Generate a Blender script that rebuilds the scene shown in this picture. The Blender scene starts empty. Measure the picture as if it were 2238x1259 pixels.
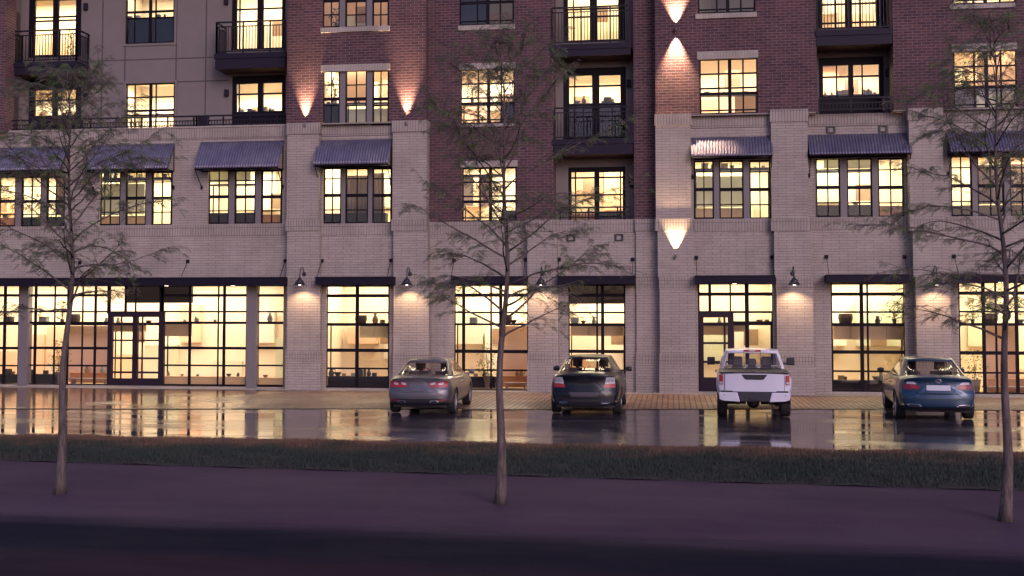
EXPO = 1.55
import bpy, bmesh, random
import numpy as np
from math import sin, cos, tan, atan, atan2, pi, sqrt, radians, exp, floor
from mathutils import Vector, Matrix
random.seed(7)
SC = bpy.context.scene
COL = SC.collection
# ------------------------------------------------------------------ camera geometry
F, D, H = 2480.0, 40.0, 2.95
PSI = atan(351 / F); TH = atan(.0491); PY = 672 - F * tan(TH)
CR = Vector((cos(PSI), sin(PSI), 0)); CU = Vector((sin(PSI) * sin(TH), -cos(PSI) * sin(TH), cos(TH)))
CW = Vector((-sin(PSI) * cos(TH), cos(PSI) * cos(TH), sin(TH)))
def ray(px, py): return CR * ((px - 1119) / F) + CU * (-(py - PY) / F) + CW
def P(px, py, Y=0.0):
    d = ray(px, py); t = (Y + D) / d.y
    return d.x * t, H + d.z * t
def G(px, py, Z=0.0):
    d = ray(px, py); t = (Z - H) / d.z
    return d.x * t, -D + d.y * t
def R4(r, Y):
    """photo rectangle -> x0,x1,z0,z1 on the facade plane Y"""
    x0, y0, x1, y1 = r; cx = (x0 + x1) / 2; cy = (y0 + y1) / 2
    return P(x0, cy, Y)[0], P(x1, cy, Y)[0], P(cx, y1, Y)[1], P(cx, y0, Y)[1]
# ------------------------------------------------------------------ objects
def tag(o, label=None, cat=None, group=None, kind=None):
    if label: o['label'] = label
    if cat: o['category'] = cat
    if group: o['group'] = group
    if kind: o['kind'] = kind
    return o
def empty(name, loc=(0, 0, 0), label=None, cat=None, group=None):
    o = bpy.data.objects.new(name, None); COL.objects.link(o); o.location = loc
    o.empty_display_size = .2
    return tag(o, label, cat, group)
class MB:
    def __init__(s): s.v = []; s.f = []; s.m = []; s.mi = 0
    def add(s, vs, fs):
        b = len(s.v); s.v += [tuple(v) for v in vs]
        for f in fs: s.f.append(tuple(i + b for i in f)); s.m.append(s.mi)
        return s
    def box(s, x0, x1, y0, y1, z0, z1):
        return s.add([(x0, y0, z0), (x1, y0, z0), (x1, y1, z0), (x0, y1, z0), (x0, y0, z1), (x1, y0, z1), (x1, y1, z1), (x0, y1, z1)],
                     [(3, 2, 1, 0), (4, 5, 6, 7), (0, 1, 5, 4), (1, 2, 6, 5), (2, 3, 7, 6), (3, 0, 4, 7)])
    def quad(s, a, b, c, d): return s.add([a, b, c, d], [(0, 1, 2, 3)])
    def tube(s, pts, r, n=6, cap=True):
        pts = [Vector(p) for p in pts]; N = len(pts)
        rs = r if isinstance(r, (list, tuple)) else [r] * N
        vs = []; fs = []; prev = None
        for i, p in enumerate(pts):
            t = (pts[min(i + 1, N - 1)] - pts[max(i - 1, 0)]).normalized()
            a = Vector((0, 0, 1)) if abs(t.z) < .9 else Vector((1, 0, 0))
            if prev is not None: a = prev
            e1 = (a - t * a.dot(t)).normalized(); e2 = t.cross(e1); prev = e1
            for k in range(n):
                q = 2 * pi * k / n
                vs.append(p + (e1 * cos(q) + e2 * sin(q)) * rs[i])
        for i in range(N - 1):
            for k in range(n):
                k2 = (k + 1) % n
                fs.append((i * n + k, i * n + k2, (i + 1) * n + k2, (i + 1) * n + k))
        if cap:
            fs.append(tuple(reversed(range(n)))); fs.append(tuple((N - 1) * n + k for k in range(n)))
        return s.add(vs, fs)
    def lathe(s, prof, c=(0, 0, 0), n=20, axis='z'):
        vs = []; fs = []
        for r, h in prof:
            for k in range(n):
                q = 2 * pi * k / n; a, b = r * cos(q), r * sin(q)
                p = (a, b, h) if axis == 'z' else ((h, a, b) if axis == 'x' else (a, h, b))
                vs.append((p[0] + c[0], p[1] + c[1], p[2] + c[2]))
        for i in range(len(prof) - 1):
            for k in range(n):
                k2 = (k + 1) % n
                fs.append((i * n + k, i * n + k2, (i + 1) * n + k2, (i + 1) * n + k))
        return s.add(vs, fs)
    def plate(s, x0, x1, z0, z1, holes, Y, depth=0.0, back=None):
        """wall facing -Y with rectangular openings; reveals go `depth` inwards"""
        hs = []
        for h in holes:
            a = (max(h[0], x0), min(h[1], x1), max(h[2], z0), min(h[3], z1))
            if a[1] > a[0] and a[3] > a[2]: hs.append(a)
        xs = sorted({x0, x1} | {h[0] for h in hs} | {h[1] for h in hs})
        zs = sorted({z0, z1} | {h[2] for h in hs} | {h[3] for h in hs})
        def inh(x, z): return any(h[0] < x < h[1] and h[2] < z < h[3] for h in hs)
        for i in range(len(xs) - 1):
            for j in range(len(zs) - 1):
                if xs[i + 1] - xs[i] < 1e-5 or zs[j + 1] - zs[j] < 1e-5: continue
                if not inh((xs[i] + xs[i + 1]) / 2, (zs[j] + zs[j + 1]) / 2):
                    for yy in ((Y,) if back is None else (Y, back)):
                        s.quad((xs[i], yy, zs[j]), (xs[i + 1], yy, zs[j]), (xs[i + 1], yy, zs[j + 1]), (xs[i], yy, zs[j + 1]))
        if depth:
            for a, b, c, d in hs:
                Y2 = Y + depth
                s.quad((a, Y, c), (a, Y, d), (a, Y2, d), (a, Y2, c)); s.quad((b, Y, c), (b, Y2, c), (b, Y2, d), (b, Y, d))
                s.quad((a, Y, c), (a, Y2, c), (b, Y2, c), (b, Y, c)); s.quad((a, Y, d), (b, Y, d), (b, Y2, d), (a, Y2, d))
            if back is not None:
                for (p, q) in (((x0, z0), (x1, z0)), ((x1, z0), (x1, z1)), ((x1, z1), (x0, z1)), ((x0, z1), (x0, z0))):
                    s.quad((p[0], Y, p[1]), (q[0], Y, q[1]), (q[0], back, q[1]), (p[0], back, p[1]))
        return s
    def build(s, name, mats, parent=None, smooth=False, bevel=0, loc=None, recalc=True, autosmooth=None):
        me = bpy.data.meshes.new(name)
        me.from_pydata(s.v, [], s.f)
        mats = mats if isinstance(mats, (list, tuple)) else [mats]
        for m in mats: me.materials.append(m)
        if len(mats) > 1: me.polygons.foreach_set('material_index', s.m)
        if recalc:
            bm = bmesh.new(); bm.from_mesh(me)
            bmesh.ops.remove_doubles(bm, verts=bm.verts, dist=1e-5) if smooth else None
            bmesh.ops.recalc_face_normals(bm, faces=bm.faces)
            bm.to_mesh(me); bm.free()
        if smooth: me.polygons.foreach_set('use_smooth', [True] * len(me.polygons))
        me.update()
        o = bpy.data.objects.new(name, me); COL.objects.link(o)
        if smooth and autosmooth:
            me.set_sharp_from_angle(angle=radians(autosmooth))
        if loc is not None:
            # geometry given in world space, origin moved to loc
            me.transform(Matrix.Translation(-Vector(loc))); o.location = loc
        if parent:
            o.parent = parent
            if loc is None:
                me.transform(Matrix.Translation(-Vector(root_loc(parent))))
            else: o.location = Vector(loc) - Vector(root_loc(parent))
        if bevel:
            b = o.modifiers.new('b', 'BEVEL'); b.width = bevel; b.segments = 2; b.limit_method = 'ANGLE'
        return o
def root_loc(o):
    v = Vector((0, 0, 0))
    while o: v += o.location; o = o.parent
    return v
# ------------------------------------------------------------------ materials
def nodes(name):
    m = bpy.data.materials.new(name); m.use_nodes = True
    nt = m.node_tree; b = nt.nodes['Principled BSDF']
    return m, nt, b
def N(nt, t, **k):
    n = nt.nodes.new(t)
    for a, v in k.items():
        if a in n.inputs: n.inputs[a].default_value = v
        else: setattr(n, a, v)
    return n
def L(nt, a, b): nt.links.new(a, b)
def c4(c): return (c[0], c[1], c[2], 1)
def plain(name, col, rough=.5, metal=0, var=.12, scale=6, bump=0, coat=0, spec=.5, bscale=None):
    m, nt, b = nodes(name)
    tc = N(nt, 'ShaderNodeTexCoord'); no = N(nt, 'ShaderNodeTexNoise', Scale=scale, Detail=4.0)
    L(nt, tc.outputs['Object'], no.inputs['Vector'])
    mx = N(nt, 'ShaderNodeMix', data_type='RGBA')
    mx.inputs[6].default_value = c4([c * (1 - var) for c in col]); mx.inputs[7].default_value = c4([min(1, c * (1 + var)) for c in col])
    L(nt, no.outputs['Fac'], mx.inputs[0]); L(nt, mx.outputs[2], b.inputs['Base Color'])
    b.inputs['Roughness'].default_value = rough; b.inputs['Metallic'].default_value = metal
    b.inputs['Coat Weight'].default_value = coat; b.inputs['Coat Roughness'].default_value = .08
    b.inputs['Specular IOR Level'].default_value = spec
    if bump:
        n2 = N(nt, 'ShaderNodeTexNoise', Scale=bscale or scale * 5, Detail=5.0); L(nt, tc.outputs['Object'], n2.inputs['Vector'])
        bp = N(nt, 'ShaderNodeBump', Strength=bump, Distance=.01); L(nt, n2.outputs['Fac'], bp.inputs['Height']); L(nt, bp.outputs[0], b.inputs['Normal'])
    return m
def brick(name, c1, c2, mortar, bw, rh, ms, off=.5, rough=.85, bump=.35, squash=0, stain=.22):
    m, nt, b = nodes(name)
    tc = N(nt, 'ShaderNodeTexCoord'); sp = N(nt, 'ShaderNodeSeparateXYZ'); L(nt, tc.outputs['Object'], sp.inputs[0])
    ad = N(nt, 'ShaderNodeMath', operation='ADD'); L(nt, sp.outputs[0], ad.inputs[0]); L(nt, sp.outputs[1], ad.inputs[1])
    cb = N(nt, 'ShaderNodeCombineXYZ'); L(nt, ad.outputs[0], cb.inputs[0]); L(nt, sp.outputs[2], cb.inputs[1])
    bt = N(nt, 'ShaderNodeTexBrick', Scale=1.0); bt.offset = off
    bt.inputs['Color1'].default_value = c4(c1); bt.inputs['Color2'].default_value = c4(c2); bt.inputs['Mortar'].default_value = c4(mortar)
    bt.inputs['Mortar Size'].default_value = ms; bt.inputs['Mortar Smooth'].default_value = .2
    bt.inputs['Brick Width'].default_value = bw; bt.inputs['Row Height'].default_value = rh; bt.inputs['Bias'].default_value = 0
    L(nt, cb.outputs[0], bt.inputs['Vector'])
    no = N(nt, 'ShaderNodeTexNoise', Scale=.7, Detail=6.0, Roughness=.7); L(nt, tc.outputs['Object'], no.inputs['Vector'])
    n2 = N(nt, 'ShaderNodeTexNoise', Scale=30.0, Detail=3.0); L(nt, tc.outputs['Object'], n2.inputs['Vector'])
    mr = N(nt, 'ShaderNodeMapRange'); mr.inputs[1].default_value = .3; mr.inputs[2].default_value = .7; mr.inputs[3].default_value = 1 - stain; mr.inputs[4].default_value = 1 + stain
    L(nt, no.outputs['Fac'], mr.inputs[0])
    m2 = N(nt, 'ShaderNodeMapRange'); m2.inputs[1].default_value = .3; m2.inputs[2].default_value = .7; m2.inputs[3].default_value = .88; m2.inputs[4].default_value = 1.12
    L(nt, n2.outputs['Fac'], m2.inputs[0])
    mu = N(nt, 'ShaderNodeMath', operation='MULTIPLY'); L(nt, mr.outputs[0], mu.inputs[0]); L(nt, m2.outputs[0], mu.inputs[1])
    vm = N(nt, 'ShaderNodeVectorMath', operation='SCALE'); L(nt, bt.outputs['Color'], vm.inputs[0]); L(nt, mu.outputs[0], vm.inputs['Scale'])
    L(nt, vm.outputs[0], b.inputs['Base Color']); b.inputs['Roughness'].default_value = rough; b.inputs['Specular IOR Level'].default_value = .25
    inv = N(nt, 'ShaderNodeMath', operation='SUBTRACT'); inv.inputs[0].default_value = 1; L(nt, bt.outputs['Fac'], inv.inputs[1])
    a2 = N(nt, 'ShaderNodeMath', operation='MULTIPLY_ADD'); L(nt, n2.outputs['Fac'], a2.inputs[0]); a2.inputs[1].default_value = .4; L(nt, inv.outputs[0], a2.inputs[2])
    bp = N(nt, 'ShaderNodeBump', Strength=bump, Distance=.012); L(nt, a2.outputs[0], bp.inputs['Height']); L(nt, bp.outputs[0], b.inputs['Normal'])
    return m
def glassmat(name, tint=(.95, .95, .93), refl=1.0, rough=.0):
    m, nt, b = nodes(name); nt.nodes.remove(b); out = nt.nodes['Material Output']
    tr = N(nt, 'ShaderNodeBsdfTransparent'); tr.inputs[0].default_value = c4(tint)
    gl = N(nt, 'ShaderNodeBsdfGlossy'); gl.inputs['Roughness'].default_value = rough; gl.inputs[0].default_value = (refl, refl, refl, 1)
    lw = N(nt, 'ShaderNodeLayerWeight'); pw = N(nt, 'ShaderNodeMath', operation='POWER'); L(nt, lw.outputs['Facing'], pw.inputs[0]); pw.inputs[1].default_value = 5
    fr = N(nt, 'ShaderNodeMath', operation='MULTIPLY_ADD'); L(nt, pw.outputs[0], fr.inputs[0]); fr.inputs[1].default_value = .9; fr.inputs[2].default_value = .05; mx = N(nt, 'ShaderNodeMixShader')
    tc = N(nt, 'ShaderNodeTexCoord'); no = N(nt, 'ShaderNodeTexNoise', Scale=.8, Detail=1.0); L(nt, tc.outputs['Object'], no.inputs['Vector'])
    bp = N(nt, 'ShaderNodeBump', Strength=.03, Distance=.05); L(nt, no.outputs['Fac'], bp.inputs['Height']); L(nt, bp.outputs[0], gl.inputs['Normal'])
    L(nt, fr.outputs[0], mx.inputs[0]); L(nt, tr.outputs[0], mx.inputs[1]); L(nt, gl.outputs[0], mx.inputs[2]); L(nt, mx.outputs[0], out.inputs[0])
    return m
def emit(name, col, st):
    m, nt, b = nodes(name); b.inputs['Base Color'].default_value = c4(col); b.inputs['Emission Color'].default_value = c4(col); b.inputs['Emission Strength'].default_value = st
    return m
M = {}
M['red'] = brick('red_brick', (.100, .046, .048), (.058, .029, .036), (.185, .125, .135), .30, .0985, .009, stain=.24)
M['cream'] = brick('cream_brick', (.35, .295, .26), (.31, .26, .235), (.13, .10, .095), .56, .0935, .006, stain=.16)
M['soldier'] = brick('cream_soldier_brick', (.32, .268, .238), (.29, .243, .217), (.14, .11, .105), .10, .42, .009, off=0)
M['solgrid'] = brick('cream_stack_brick', (.325, .272, .242), (.30, .25, .225), (.14, .11, .105), .10, .125, .008, off=0)
M['stone'] = brick('cream_header_brick', (.36, .31, .27), (.33, .28, .245), (.2, .165, .15), .10, .6, .006, off=0, bump=.2)
M['stucco'] = plain('stucco', (.185, .155, .148), .9, var=.08, scale=2, bump=.25, bscale=90, spec=.2)
M['stucco_joint'] = plain('stucco_joint', (.075, .06, .062), .9)
M['frame'] = plain('dark_frame', (.006, .0032, .0075), .6, spec=.15, var=.15)
M['steel'] = plain('dark_steel', (.0105, .0065, .0165), .55, metal=0, spec=.15, var=.2, scale=3)
M['post'] = plain('taupe_post', (.16, .135, .14), .6, var=.08)
M['fascia'] = plain('balcony_fascia', (.015, .0095, .0215), .6, spec=.2, var=.1)
M['soffit'] = plain('brown_soffit', (.085, .04, .035), .7, var=.1)
M['rail'] = plain('rail_metal', (.011, .007, .014), .5, spec=.2, var=.1)
M['doorbrown'] = plain('brown_door', (.075, .045, .05), .5, var=.1)
M['glass'] = glassmat('window_glass')
M['vent'] = plain('vent_dark', (.02, .015, .02), .5)
M['concrete'] = plain('pale_concrete', (.26, .23, .21), .8, var=.15, scale=3, bump=.1)
M['black'] = plain('black_enamel', (.02, .017, .024), .35, var=.2)
M['bulb'] = emit('lamp_bulb', (1, .86, .62), 5)
M['wall_warm'] = plain('room_paint_cream', (.80, .71, .58), .9, var=.03, scale=1.2)
M['wall_peach'] = plain('room_paint_peach', (.82, .56, .40), .9, var=.04, scale=1.2)
M['wall_mint'] = plain('room_paint_mint', (.62, .66, .52), .9, var=.04, scale=1.2)
M['tan'] = plain('tan_wood', (.50, .34, .18), .6, var=.1, scale=3)
M['tan2'] = plain('dull_gold_panel', (.60, .46, .22), .6, var=.08, scale=3)
M['orange'] = plain('orange_wood', (.42, .17, .06), .6, var=.12, scale=4)
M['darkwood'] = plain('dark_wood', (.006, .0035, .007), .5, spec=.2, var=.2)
M['item'] = plain('dark_ornament', (.03, .016, .012), .5, var=.3)
M['item2'] = plain('ochre_ornament', (.25, .15, .06), .5, var=.3)
M['item3'] = plain('grey_green_ornament', (.22, .24, .2), .5, var=.3)
M['curtain'] = plain('curtain_cloth', (.30, .21, .16), .9, var=.15, scale=3)
M['curtain_pale'] = plain('pale_curtain_cloth', (.62, .52, .36), .9, var=.1, scale=3)
# ================================================================== BUILDING
BLD = empty('apartment_building', (0, 0, 0), 'five bay apartment block with pale brick shops below and dark red brick flats above', 'building')
TOPZ = 16.6
YB, YS, YR = -.45, -.25, 1.1      # projecting brick, shop spandrels, recessed stucco
def X(px, Y, py=550): return P(px, py, Y)[0]
def Zp(py, Y, px=1119): return P(px, py, Y)[1]
CORN = 9.62
holesA_up = []; WINS = []
def window(outer, Y, rec, panes, bars=(), fw=.045, sill=None, lintel=None, mat='frame', name='window', parent=None, depth=.07):
    """outer, panes, sill, lintel: photo rectangles; bars: ('v'|'h', px, width m, lo, hi)"""
    Yf = Y + rec
    x0, x1, z0, z1 = R4(outer, Yf); e = .03
    hs = [R4(p, Yf) for p in panes]
    mb = MB().plate(x0 - e, x1 + e, z0 - e, z1 + e, hs, Yf, depth, back=Yf + depth)
    for b in bars:
        k, q, w = b[:3]; w = w * 1.25 + .012
        if k == 'v':
            xx = P(q, (outer[1] + outer[3]) / 2, Yf)[0]
            za, zb = (z0, z1) if len(b) < 5 else (Zp(b[4], Yf, q), Zp(b[3], Yf, q))
            mb.box(xx - w / 2, xx + w / 2, Yf + .012, Yf + .058, za, zb)
        else:
            cx = (outer[0] + outer[2]) / 2; zz = P(cx, q, Yf)[1]
            xa, xb = (x0, x1) if len(b) < 5 else (P(b[3], q, Yf)[0], P(b[4], q, Yf)[0])
            mb.box(xa, xb, Yf + .014, Yf + .056, zz - w / 2, zz + w / 2)
    o = mb.build(name, M[mat], parent or BLD)
    g = MB()
    for a, b, c, d in hs: g.quad((a, Yf + .035, c), (b, Yf + .035, c), (b, Yf + .035, d), (a, Yf + .035, d))
    g.build('glass', M['glass'], o)
    for nm, r in (('sill', sill), ('lintel', lintel)):
        if r:
            a, b, c, d = R4(r, Y - .05)
            MB().box(a, b, Y - .05, Y + .1, c, d).build(nm, M['stone'], o, bevel=.008)
    return o
def hole(r, Y): return R4(r, Y)
def sq(outer, vs, hs, thick=()):
    """window with muntins given as photo columns and rows"""
    b = [('v', v, .085 if v in thick else .035) for v in vs] + [('h', h, .075 if h in thick else .035) for h in hs]
    i = 3
    return dict(outer=outer, panes=[(outer[0] + i, outer[1] + i, outer[2] - i, outer[3] - i)], bars=b)
# ---------------------------------------------------------------- brick walls (upper)
B3 = (705, 152, 850, 271); B4 = (705, -80, 850, 60)
C2 = (1010, 366, 1129, 484); C3 = (1006, 150, 1125, 270); C4 = (1004, -80, 1123, 55)
F3 = (1529, 128, 1656, 249); F4 = (1525, -90, 1650, 28)
H3 = (2084, 110, 2223, 237); H4 = (2080, -120, 2219, 8)
red = MB()
xB0, xB1 = X(627, YB, 150), X(931, YB, 150)
red.plate(xB0, xB1, CORN, TOPZ, [hole(B3, YB), hole(B4, YB)], YB, .14)
red.quad((xB1, YB, CORN), (xB1, 0, CORN), (xB1, 0, TOPZ), (xB1, YB, TOPZ)); red.quad((xB0, YB, CORN), (xB0, YR, CORN), (xB0, YR, TOPZ), (xB0, YB, TOPZ))
ZC2 = Zp(484, 0, 1065)
xD0, xD1 = X(1209, 0, 250), X(1385, 0, 250); xE0 = X(1432, YB, 150)
red.plate(xB1, xD0, ZC2, TOPZ, [hole(C2, 0), hole(C3, 0), hole(C4, 0)], 0, .12)
red.plate(xD1, xE0 + .02, ZC2, TOPZ, [], 0)
red.quad((xD0, 0, ZC2), (xD0, .9, ZC2), (xD0, .9, TOPZ), (xD0, 0, TOPZ)); red.quad((xD1, 0, ZC2), (xD1, .9, ZC2), (xD1, .9, TOPZ), (xD1, 0, TOPZ))
xG0, xG1 = X(1785, YB, 120), X(1952, YB, 120); xEnd = 20.0
red.plate(xE0, xG0, CORN, TOPZ, [hole(F3, YB), hole(F4, YB)], YB, .14)
red.plate(xG1, xEnd, CORN, TOPZ, [hole(H3, YB), hole(H4, YB)], YB, .14)
red.quad((xE0, YB, CORN), (xE0, 0, CORN), (xE0, 0, TOPZ), (xE0, YB, TOPZ))
red.quad((xG0, YB, CORN), (xG0, .55, CORN), (xG0, .55, TOPZ), (xG0, YB, TOPZ)); red.quad((xG1, YB, CORN), (xG1, .55, CORN), (xG1, .55, TOPZ), (xG1, YB, TOPZ))
xA0 = X(11, YB, 140)
red.build('brick_wall', M['red'], BLD)
red = MB(); red.plate(-30, xA0, CORN, TOPZ, [], YB)
red.quad((xA0, YB, CORN), (xA0, .2, CORN), (xA0, .2, TOPZ), (xA0, YB, TOPZ))
red.build('brick_wall', M['red'], BLD)
# ---------------------------------------------------------------- stucco (recessed)
A4d = (63, -90, 178, 125); A4w = (275, -60, 382, 95); A4e = (507, -90, 624, 108)
A3d = (62, 172, 178, 290); A3w = (275, 182, 382, 290); A3e = (507, 165, 624, 284)
D4 = (1231, -90, 1366, 92); D3 = (1231, 148, 1368, 303); D2 = (1242, 365, 1367, 484)
G4 = (1787, -100, 1935, 62); G3 = (1790, 125, 1932, 262)
st = MB()
xS0 = X(14, .2, 200)
st.plate(xS0, xB0, CORN - .5, TOPZ, [hole(r, YR) for r in (A4d, A4w, A4e, A3d, A3w, A3e)], YR, .1)
st.quad((xS0, .2, CORN), (xS0, YR, CORN), (xS0, YR, TOPZ), (xS0, .2, TOPZ))
st.build('stucco_wall', M['stucco'], BLD)
st = MB(); st.plate(xD0, xD1, ZC2 - .3, TOPZ, [hole(r, .9) for r in (D4, D3, D2)], .9, .1)
st.build('stucco_wall', M['stucco'], BLD)
st = MB(); st.plate(xG0, xG1, CORN - .3, TOPZ, [hole(r, .55) for r in (G4, G3)], .55, .1)
st.build('balcony_back_wall', plain('taupe_panel', (.105, .082, .085), .8, var=.06), BLD)
j = MB()
for px in (222, 272, 384, 449): # panel joints of the stucco
    xx = X(px, YR, 200); j.box(xx - .024, xx + .024, YR - .006, YR + .002, CORN - .3, TOPZ)
for py in (130, 181): 
    zz = Zp(py, YR, 320); xa, xb = X(197, YR, 150), X(500, YR, 150)
    j.box(xa, xb, YR - .004, YR + .002, zz - .024, zz + .024)
j.build('panel_joint', M['stucco_joint'], BLD)
t = MB()
for r in (A4w, A3w):
    a, b, c, d = R4(r, YR); c = max(c, CORN - .4)
    for q in ((a - .09, a, c - .09, d + .09), (b, b + .09, c - .09, d + .09), (a, b, d, d + .09), (a, b, c - .09, c)): t.box(q[0], q[1], YR - .035, YR + .02, q[2], q[3])
t.build('window_surround', M['stucco'], BLD)
# side doors on the return of the left recess
for (ya, yb, zt) in ((.45, .95, None),):
    for (p0, p1) in ((25, 128), (207, 290)):
        z1, z0 = Zp(p0, .7, 30), Zp(p1, .7, 30)
        d = MB().box(xS0 - .01, xS0 + .03, .38, .98, z0, z1).build('balcony_side_door', M['doorbrown'], BLD, bevel=.006)
# ---------------------------------------------------------------- pale brick (lower storeys)
TA = [(-40, 385, 142, 495), (217, 374, 377, 492), (454, 371, 617, 489)]
TB = (706, 366, 857, 488); TF = (1516, 350, 1685, 478); TG = (1780, 345, 1978, 474); TH = (2074, 340, 2290, 472)
SA = (-60, 622, 622, 843); SB = (712, 624, 851, 848); SC_ = (992, 622, 1155, 853); SD = (1242, 622, 1367, 853)
SF = (1526, 619, 1690, 857); SG = (1817, 619, 1979, 857); SH = (2096, 616, 2300, 862)
cr = MB()
xBs0, xBs1 = X(690, YS, 450), X(862, YS, 450)
YA = -.1
cr.plate(-30, X(630, YA), 0, CORN, [hole(r, YA) for r in TA] + [hole(SA, YA)], YA, .2)
cr.plate(xBs0, xBs1, 0, CORN - .02, [hole(TB, YS), hole(SB, YS)], YS, .2)
YC = -.02
cr.plate(X(928, YC, 650), X(1160, YC, 650), 0, ZC2 - .0, [hole(SC_, YC)], YC, .2)
cr.plate(X(1205, YC, 650), X(1392, YC, 650), 0, ZC2 + .02, [hole(SD, YC)], YC, .2)
cr.plate(X(1500, YS, 550), X(1700, YS, 550), 0, CORN - .02, [hole(TF, YS), hole(SF, YS)], YS, .2)
YG = -.06
cr.plate(X(1762, YG, 550), X(2010, YG, 550), 0, CORN - .02, [hole(TG, YG), hole(SG, YG)], YG, .2)
cr.plate(X(2055, YS, 550), xEnd, 0, CORN - .02, [hole(TH, YS), hole(SH, YS)], YS, .2)
cr.build('pale_brick_wall', M['cream'], BLD)
# pilasters: (px edges top part, split row, px edges bottom part, face Y, top z)
PIL = [((627, 697), (627, 699), -.5, CORN + .03, 1.72), ((858, 932), (861, 937), -.5, CORN + .03, 1.72), ((1151, 1214), (1154, 1220), -.3, ZC2 + .02, 1.72),
       ((1389, 1436), (1391, 1444), -.12, ZC2 + .02, 1.72), ((1433, 1510), (1442, 1522), -.5, CORN + .05, 1.72), ((1686, 1766), (1698, 1778), -.5, CORN + .1, 1.72), ((1988, 2062), (2003, 2078), -.5, CORN + .05, 1.72)]
ZM = 6.1
for (a, b), (c, d), Y, zt, zs in PIL:
    p = MB()
    xa, xb = X(a, Y, 380), X(b, Y, 380); xc, xd = X(c, Y, 700), X(d, Y, 700)
    ztop = zt - .42; zmid = min(Zp(505, Y, a), ztop)
    p.box(xa, xb, Y, .3, zmid, ztop)
    zband = Zp(606, Y, a)
    p.box(xc, xd, Y, .3, 0, zband - .36)
    p.box((xa + xc) / 2, (xb + xd) / 2, Y + .001, .3, zband, zmid) if zmid > zband else None
    o = p.build('pilaster', M['cream'], BLD)
    q = MB(); e = .03
    q.box(xa - e, xb + e, Y - e, .3, ztop, zt).build('soldier_course', M['soldier'], o)
    if ztop > 8: q = MB(); q.box(xa - e, xb + e, Y - e, .3, zmid - .0, zmid + .42).build('soldier_course', M['soldier'], o); p = None
    MB().box(xc - .015, xd + .015, Y - .018, .29, zband - .36, zband).build('stack_course', M['solgrid'], o)
    MB().box(xc - e, xd + e, Y - e, .28, 1.0, 1.36).build('stack_course', M['solgrid'], o)
    MB().box(xc - e, xd + e, Y - e, .285, 0.0, 1.0).build('pilaster_base', M['cream'], o)
# soldier bands on the walls between
def band(pa, pb, Y, zlo, zhi, mat='soldier', pr=.022):
    return MB().box(X(pa, Y, 400), X(pb, Y, 400), Y - pr, Y + .02, zlo, zhi).build('soldier_course', M[mat], BLD)
xAl = -30
MB().box(-30, X(627, YA) - .0, YA - .022, YA + .3, CORN - .42, CORN).build('soldier_course', M['soldier'], BLD)
MB().box(-30, X(627, YA) - .0, YA - .05, YA + 1.2, CORN, CORN + .06).build('parapet_coping', M['stone'], BLD)
zb = Zp(490, YA, 540); MB().box(-30, X(627, YA), YA - .022, YA + .02, zb - .42, zb).build('soldier_course', M['soldier'], BLD)
for (pa, pb, Y, py2) in ((699, 858, YS, 488), (1512, 1686, YS, 479), (1768, 1990, YG, 475), (2064, 2300, YS, 473)):
    band(pa, pb, Y, CORN - .44, CORN - .02)
    z = Zp(py2, Y, (pa + pb) / 2); band(pa + 3, pb + 3, Y, z - .42, z - .005)
    band(pa + 6, pb + 10, Y, Zp(605, Y, pa) - .36, Zp(605, Y, pa), 'solgrid', .008) if False else None
for (pa, pb, Y) in ((937, 1152, YC), (1214, 1390, YC)):
    band(pa, pb, Y, ZC2 - .44, ZC2 - .0)
# ---------------------------------------------------------------- windows: brick storeys
sill3 = lambda r: r
window(**sq(B3, (), ()), Y=YB, rec=.12, lintel=(701, 140, 853, 156)) if False else None
def trip(outer, sashes, Y, lint=None, sl=None, rec=.1, rows=(.2, .5, .76)):
    """three sashes side by side with taupe posts between"""
    Yf = Y + rec
    x0, x1, z0, z1 = R4(outer, Yf)
    hs = [R4((s[0], outer[1], s[1], outer[3]), Yf) for s in sashes]
    post = MB(); edges = [x0 - .03] + [v for h in hs for v in (h[0], h[1])] + [x1 + .03]
    for k in range(0, len(edges), 2):
        if edges[k + 1] - edges[k] > .05: post.box(edges[k], edges[k + 1], Yf - .04, Yf + .1, z0 - .02, z1 + .02)
    pw = post.build('window_post', M['post'], BLD, bevel=.008)
    for s in sashes:
        a, b = s[0], s[1]; hgt = outer[3] - outer[1]
        bars = [('v', (a + b) / 2, .022), ('h', outer[1] + hgt * rows[0], .022), ('h', outer[1] + hgt * rows[1], .085)]
        if len(rows) > 2: bars.append(('h', outer[1] + hgt * rows[2], .022))
        o = window((a, outer[1], b, outer[3]), Y, rec + .005, [(a + 3, outer[1] + 4, b - 3, outer[3] - 3)], bars)
        last = o
    for nm, r in (('sill', sl), ('lintel', lint)):
        if r:
            q = R4(r, Y - .05); MB().box(q[0], q[1], Y - .05, Y + .1, q[2], q[3]).build(nm, M['stone'], pw, bevel=.008)
trip(B3, ((705, 743), (755, 802), (814, 850)), YB, lint=(701, 140, 852, 155), rows=(.28, .54, .66))
trip(B4, ((705, 743), (755, 802), (814, 850)), YB, sl=(700, 58, 851, 69), rows=(.3, .58, .8))
def q4(r, Y, lintel=None, sill=None, rec=.09):
    w = r[2] - r[0]; h = r[3] - r[1]
    vs = [r[0] + w * .33, r[0] + w * .52, r[0] + w * .75]; hs = [r[1] + h * .27, r[1] + h * .53, r[1] + h * .63, r[1] + h * .93]
    b = [('v', vs[0], .035), ('v', vs[1], .085), ('v', vs[2], .035), ('h', hs[0], .035), ('h', hs[1], .035), ('h', hs[2], .07), ('h', hs[3], .03)]
    return window(r, Y, rec, [(r[0] + 3, r[1] + 3, r[2] - 3, r[3] - 3)], b, lintel=lintel, sill=sill)
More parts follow.
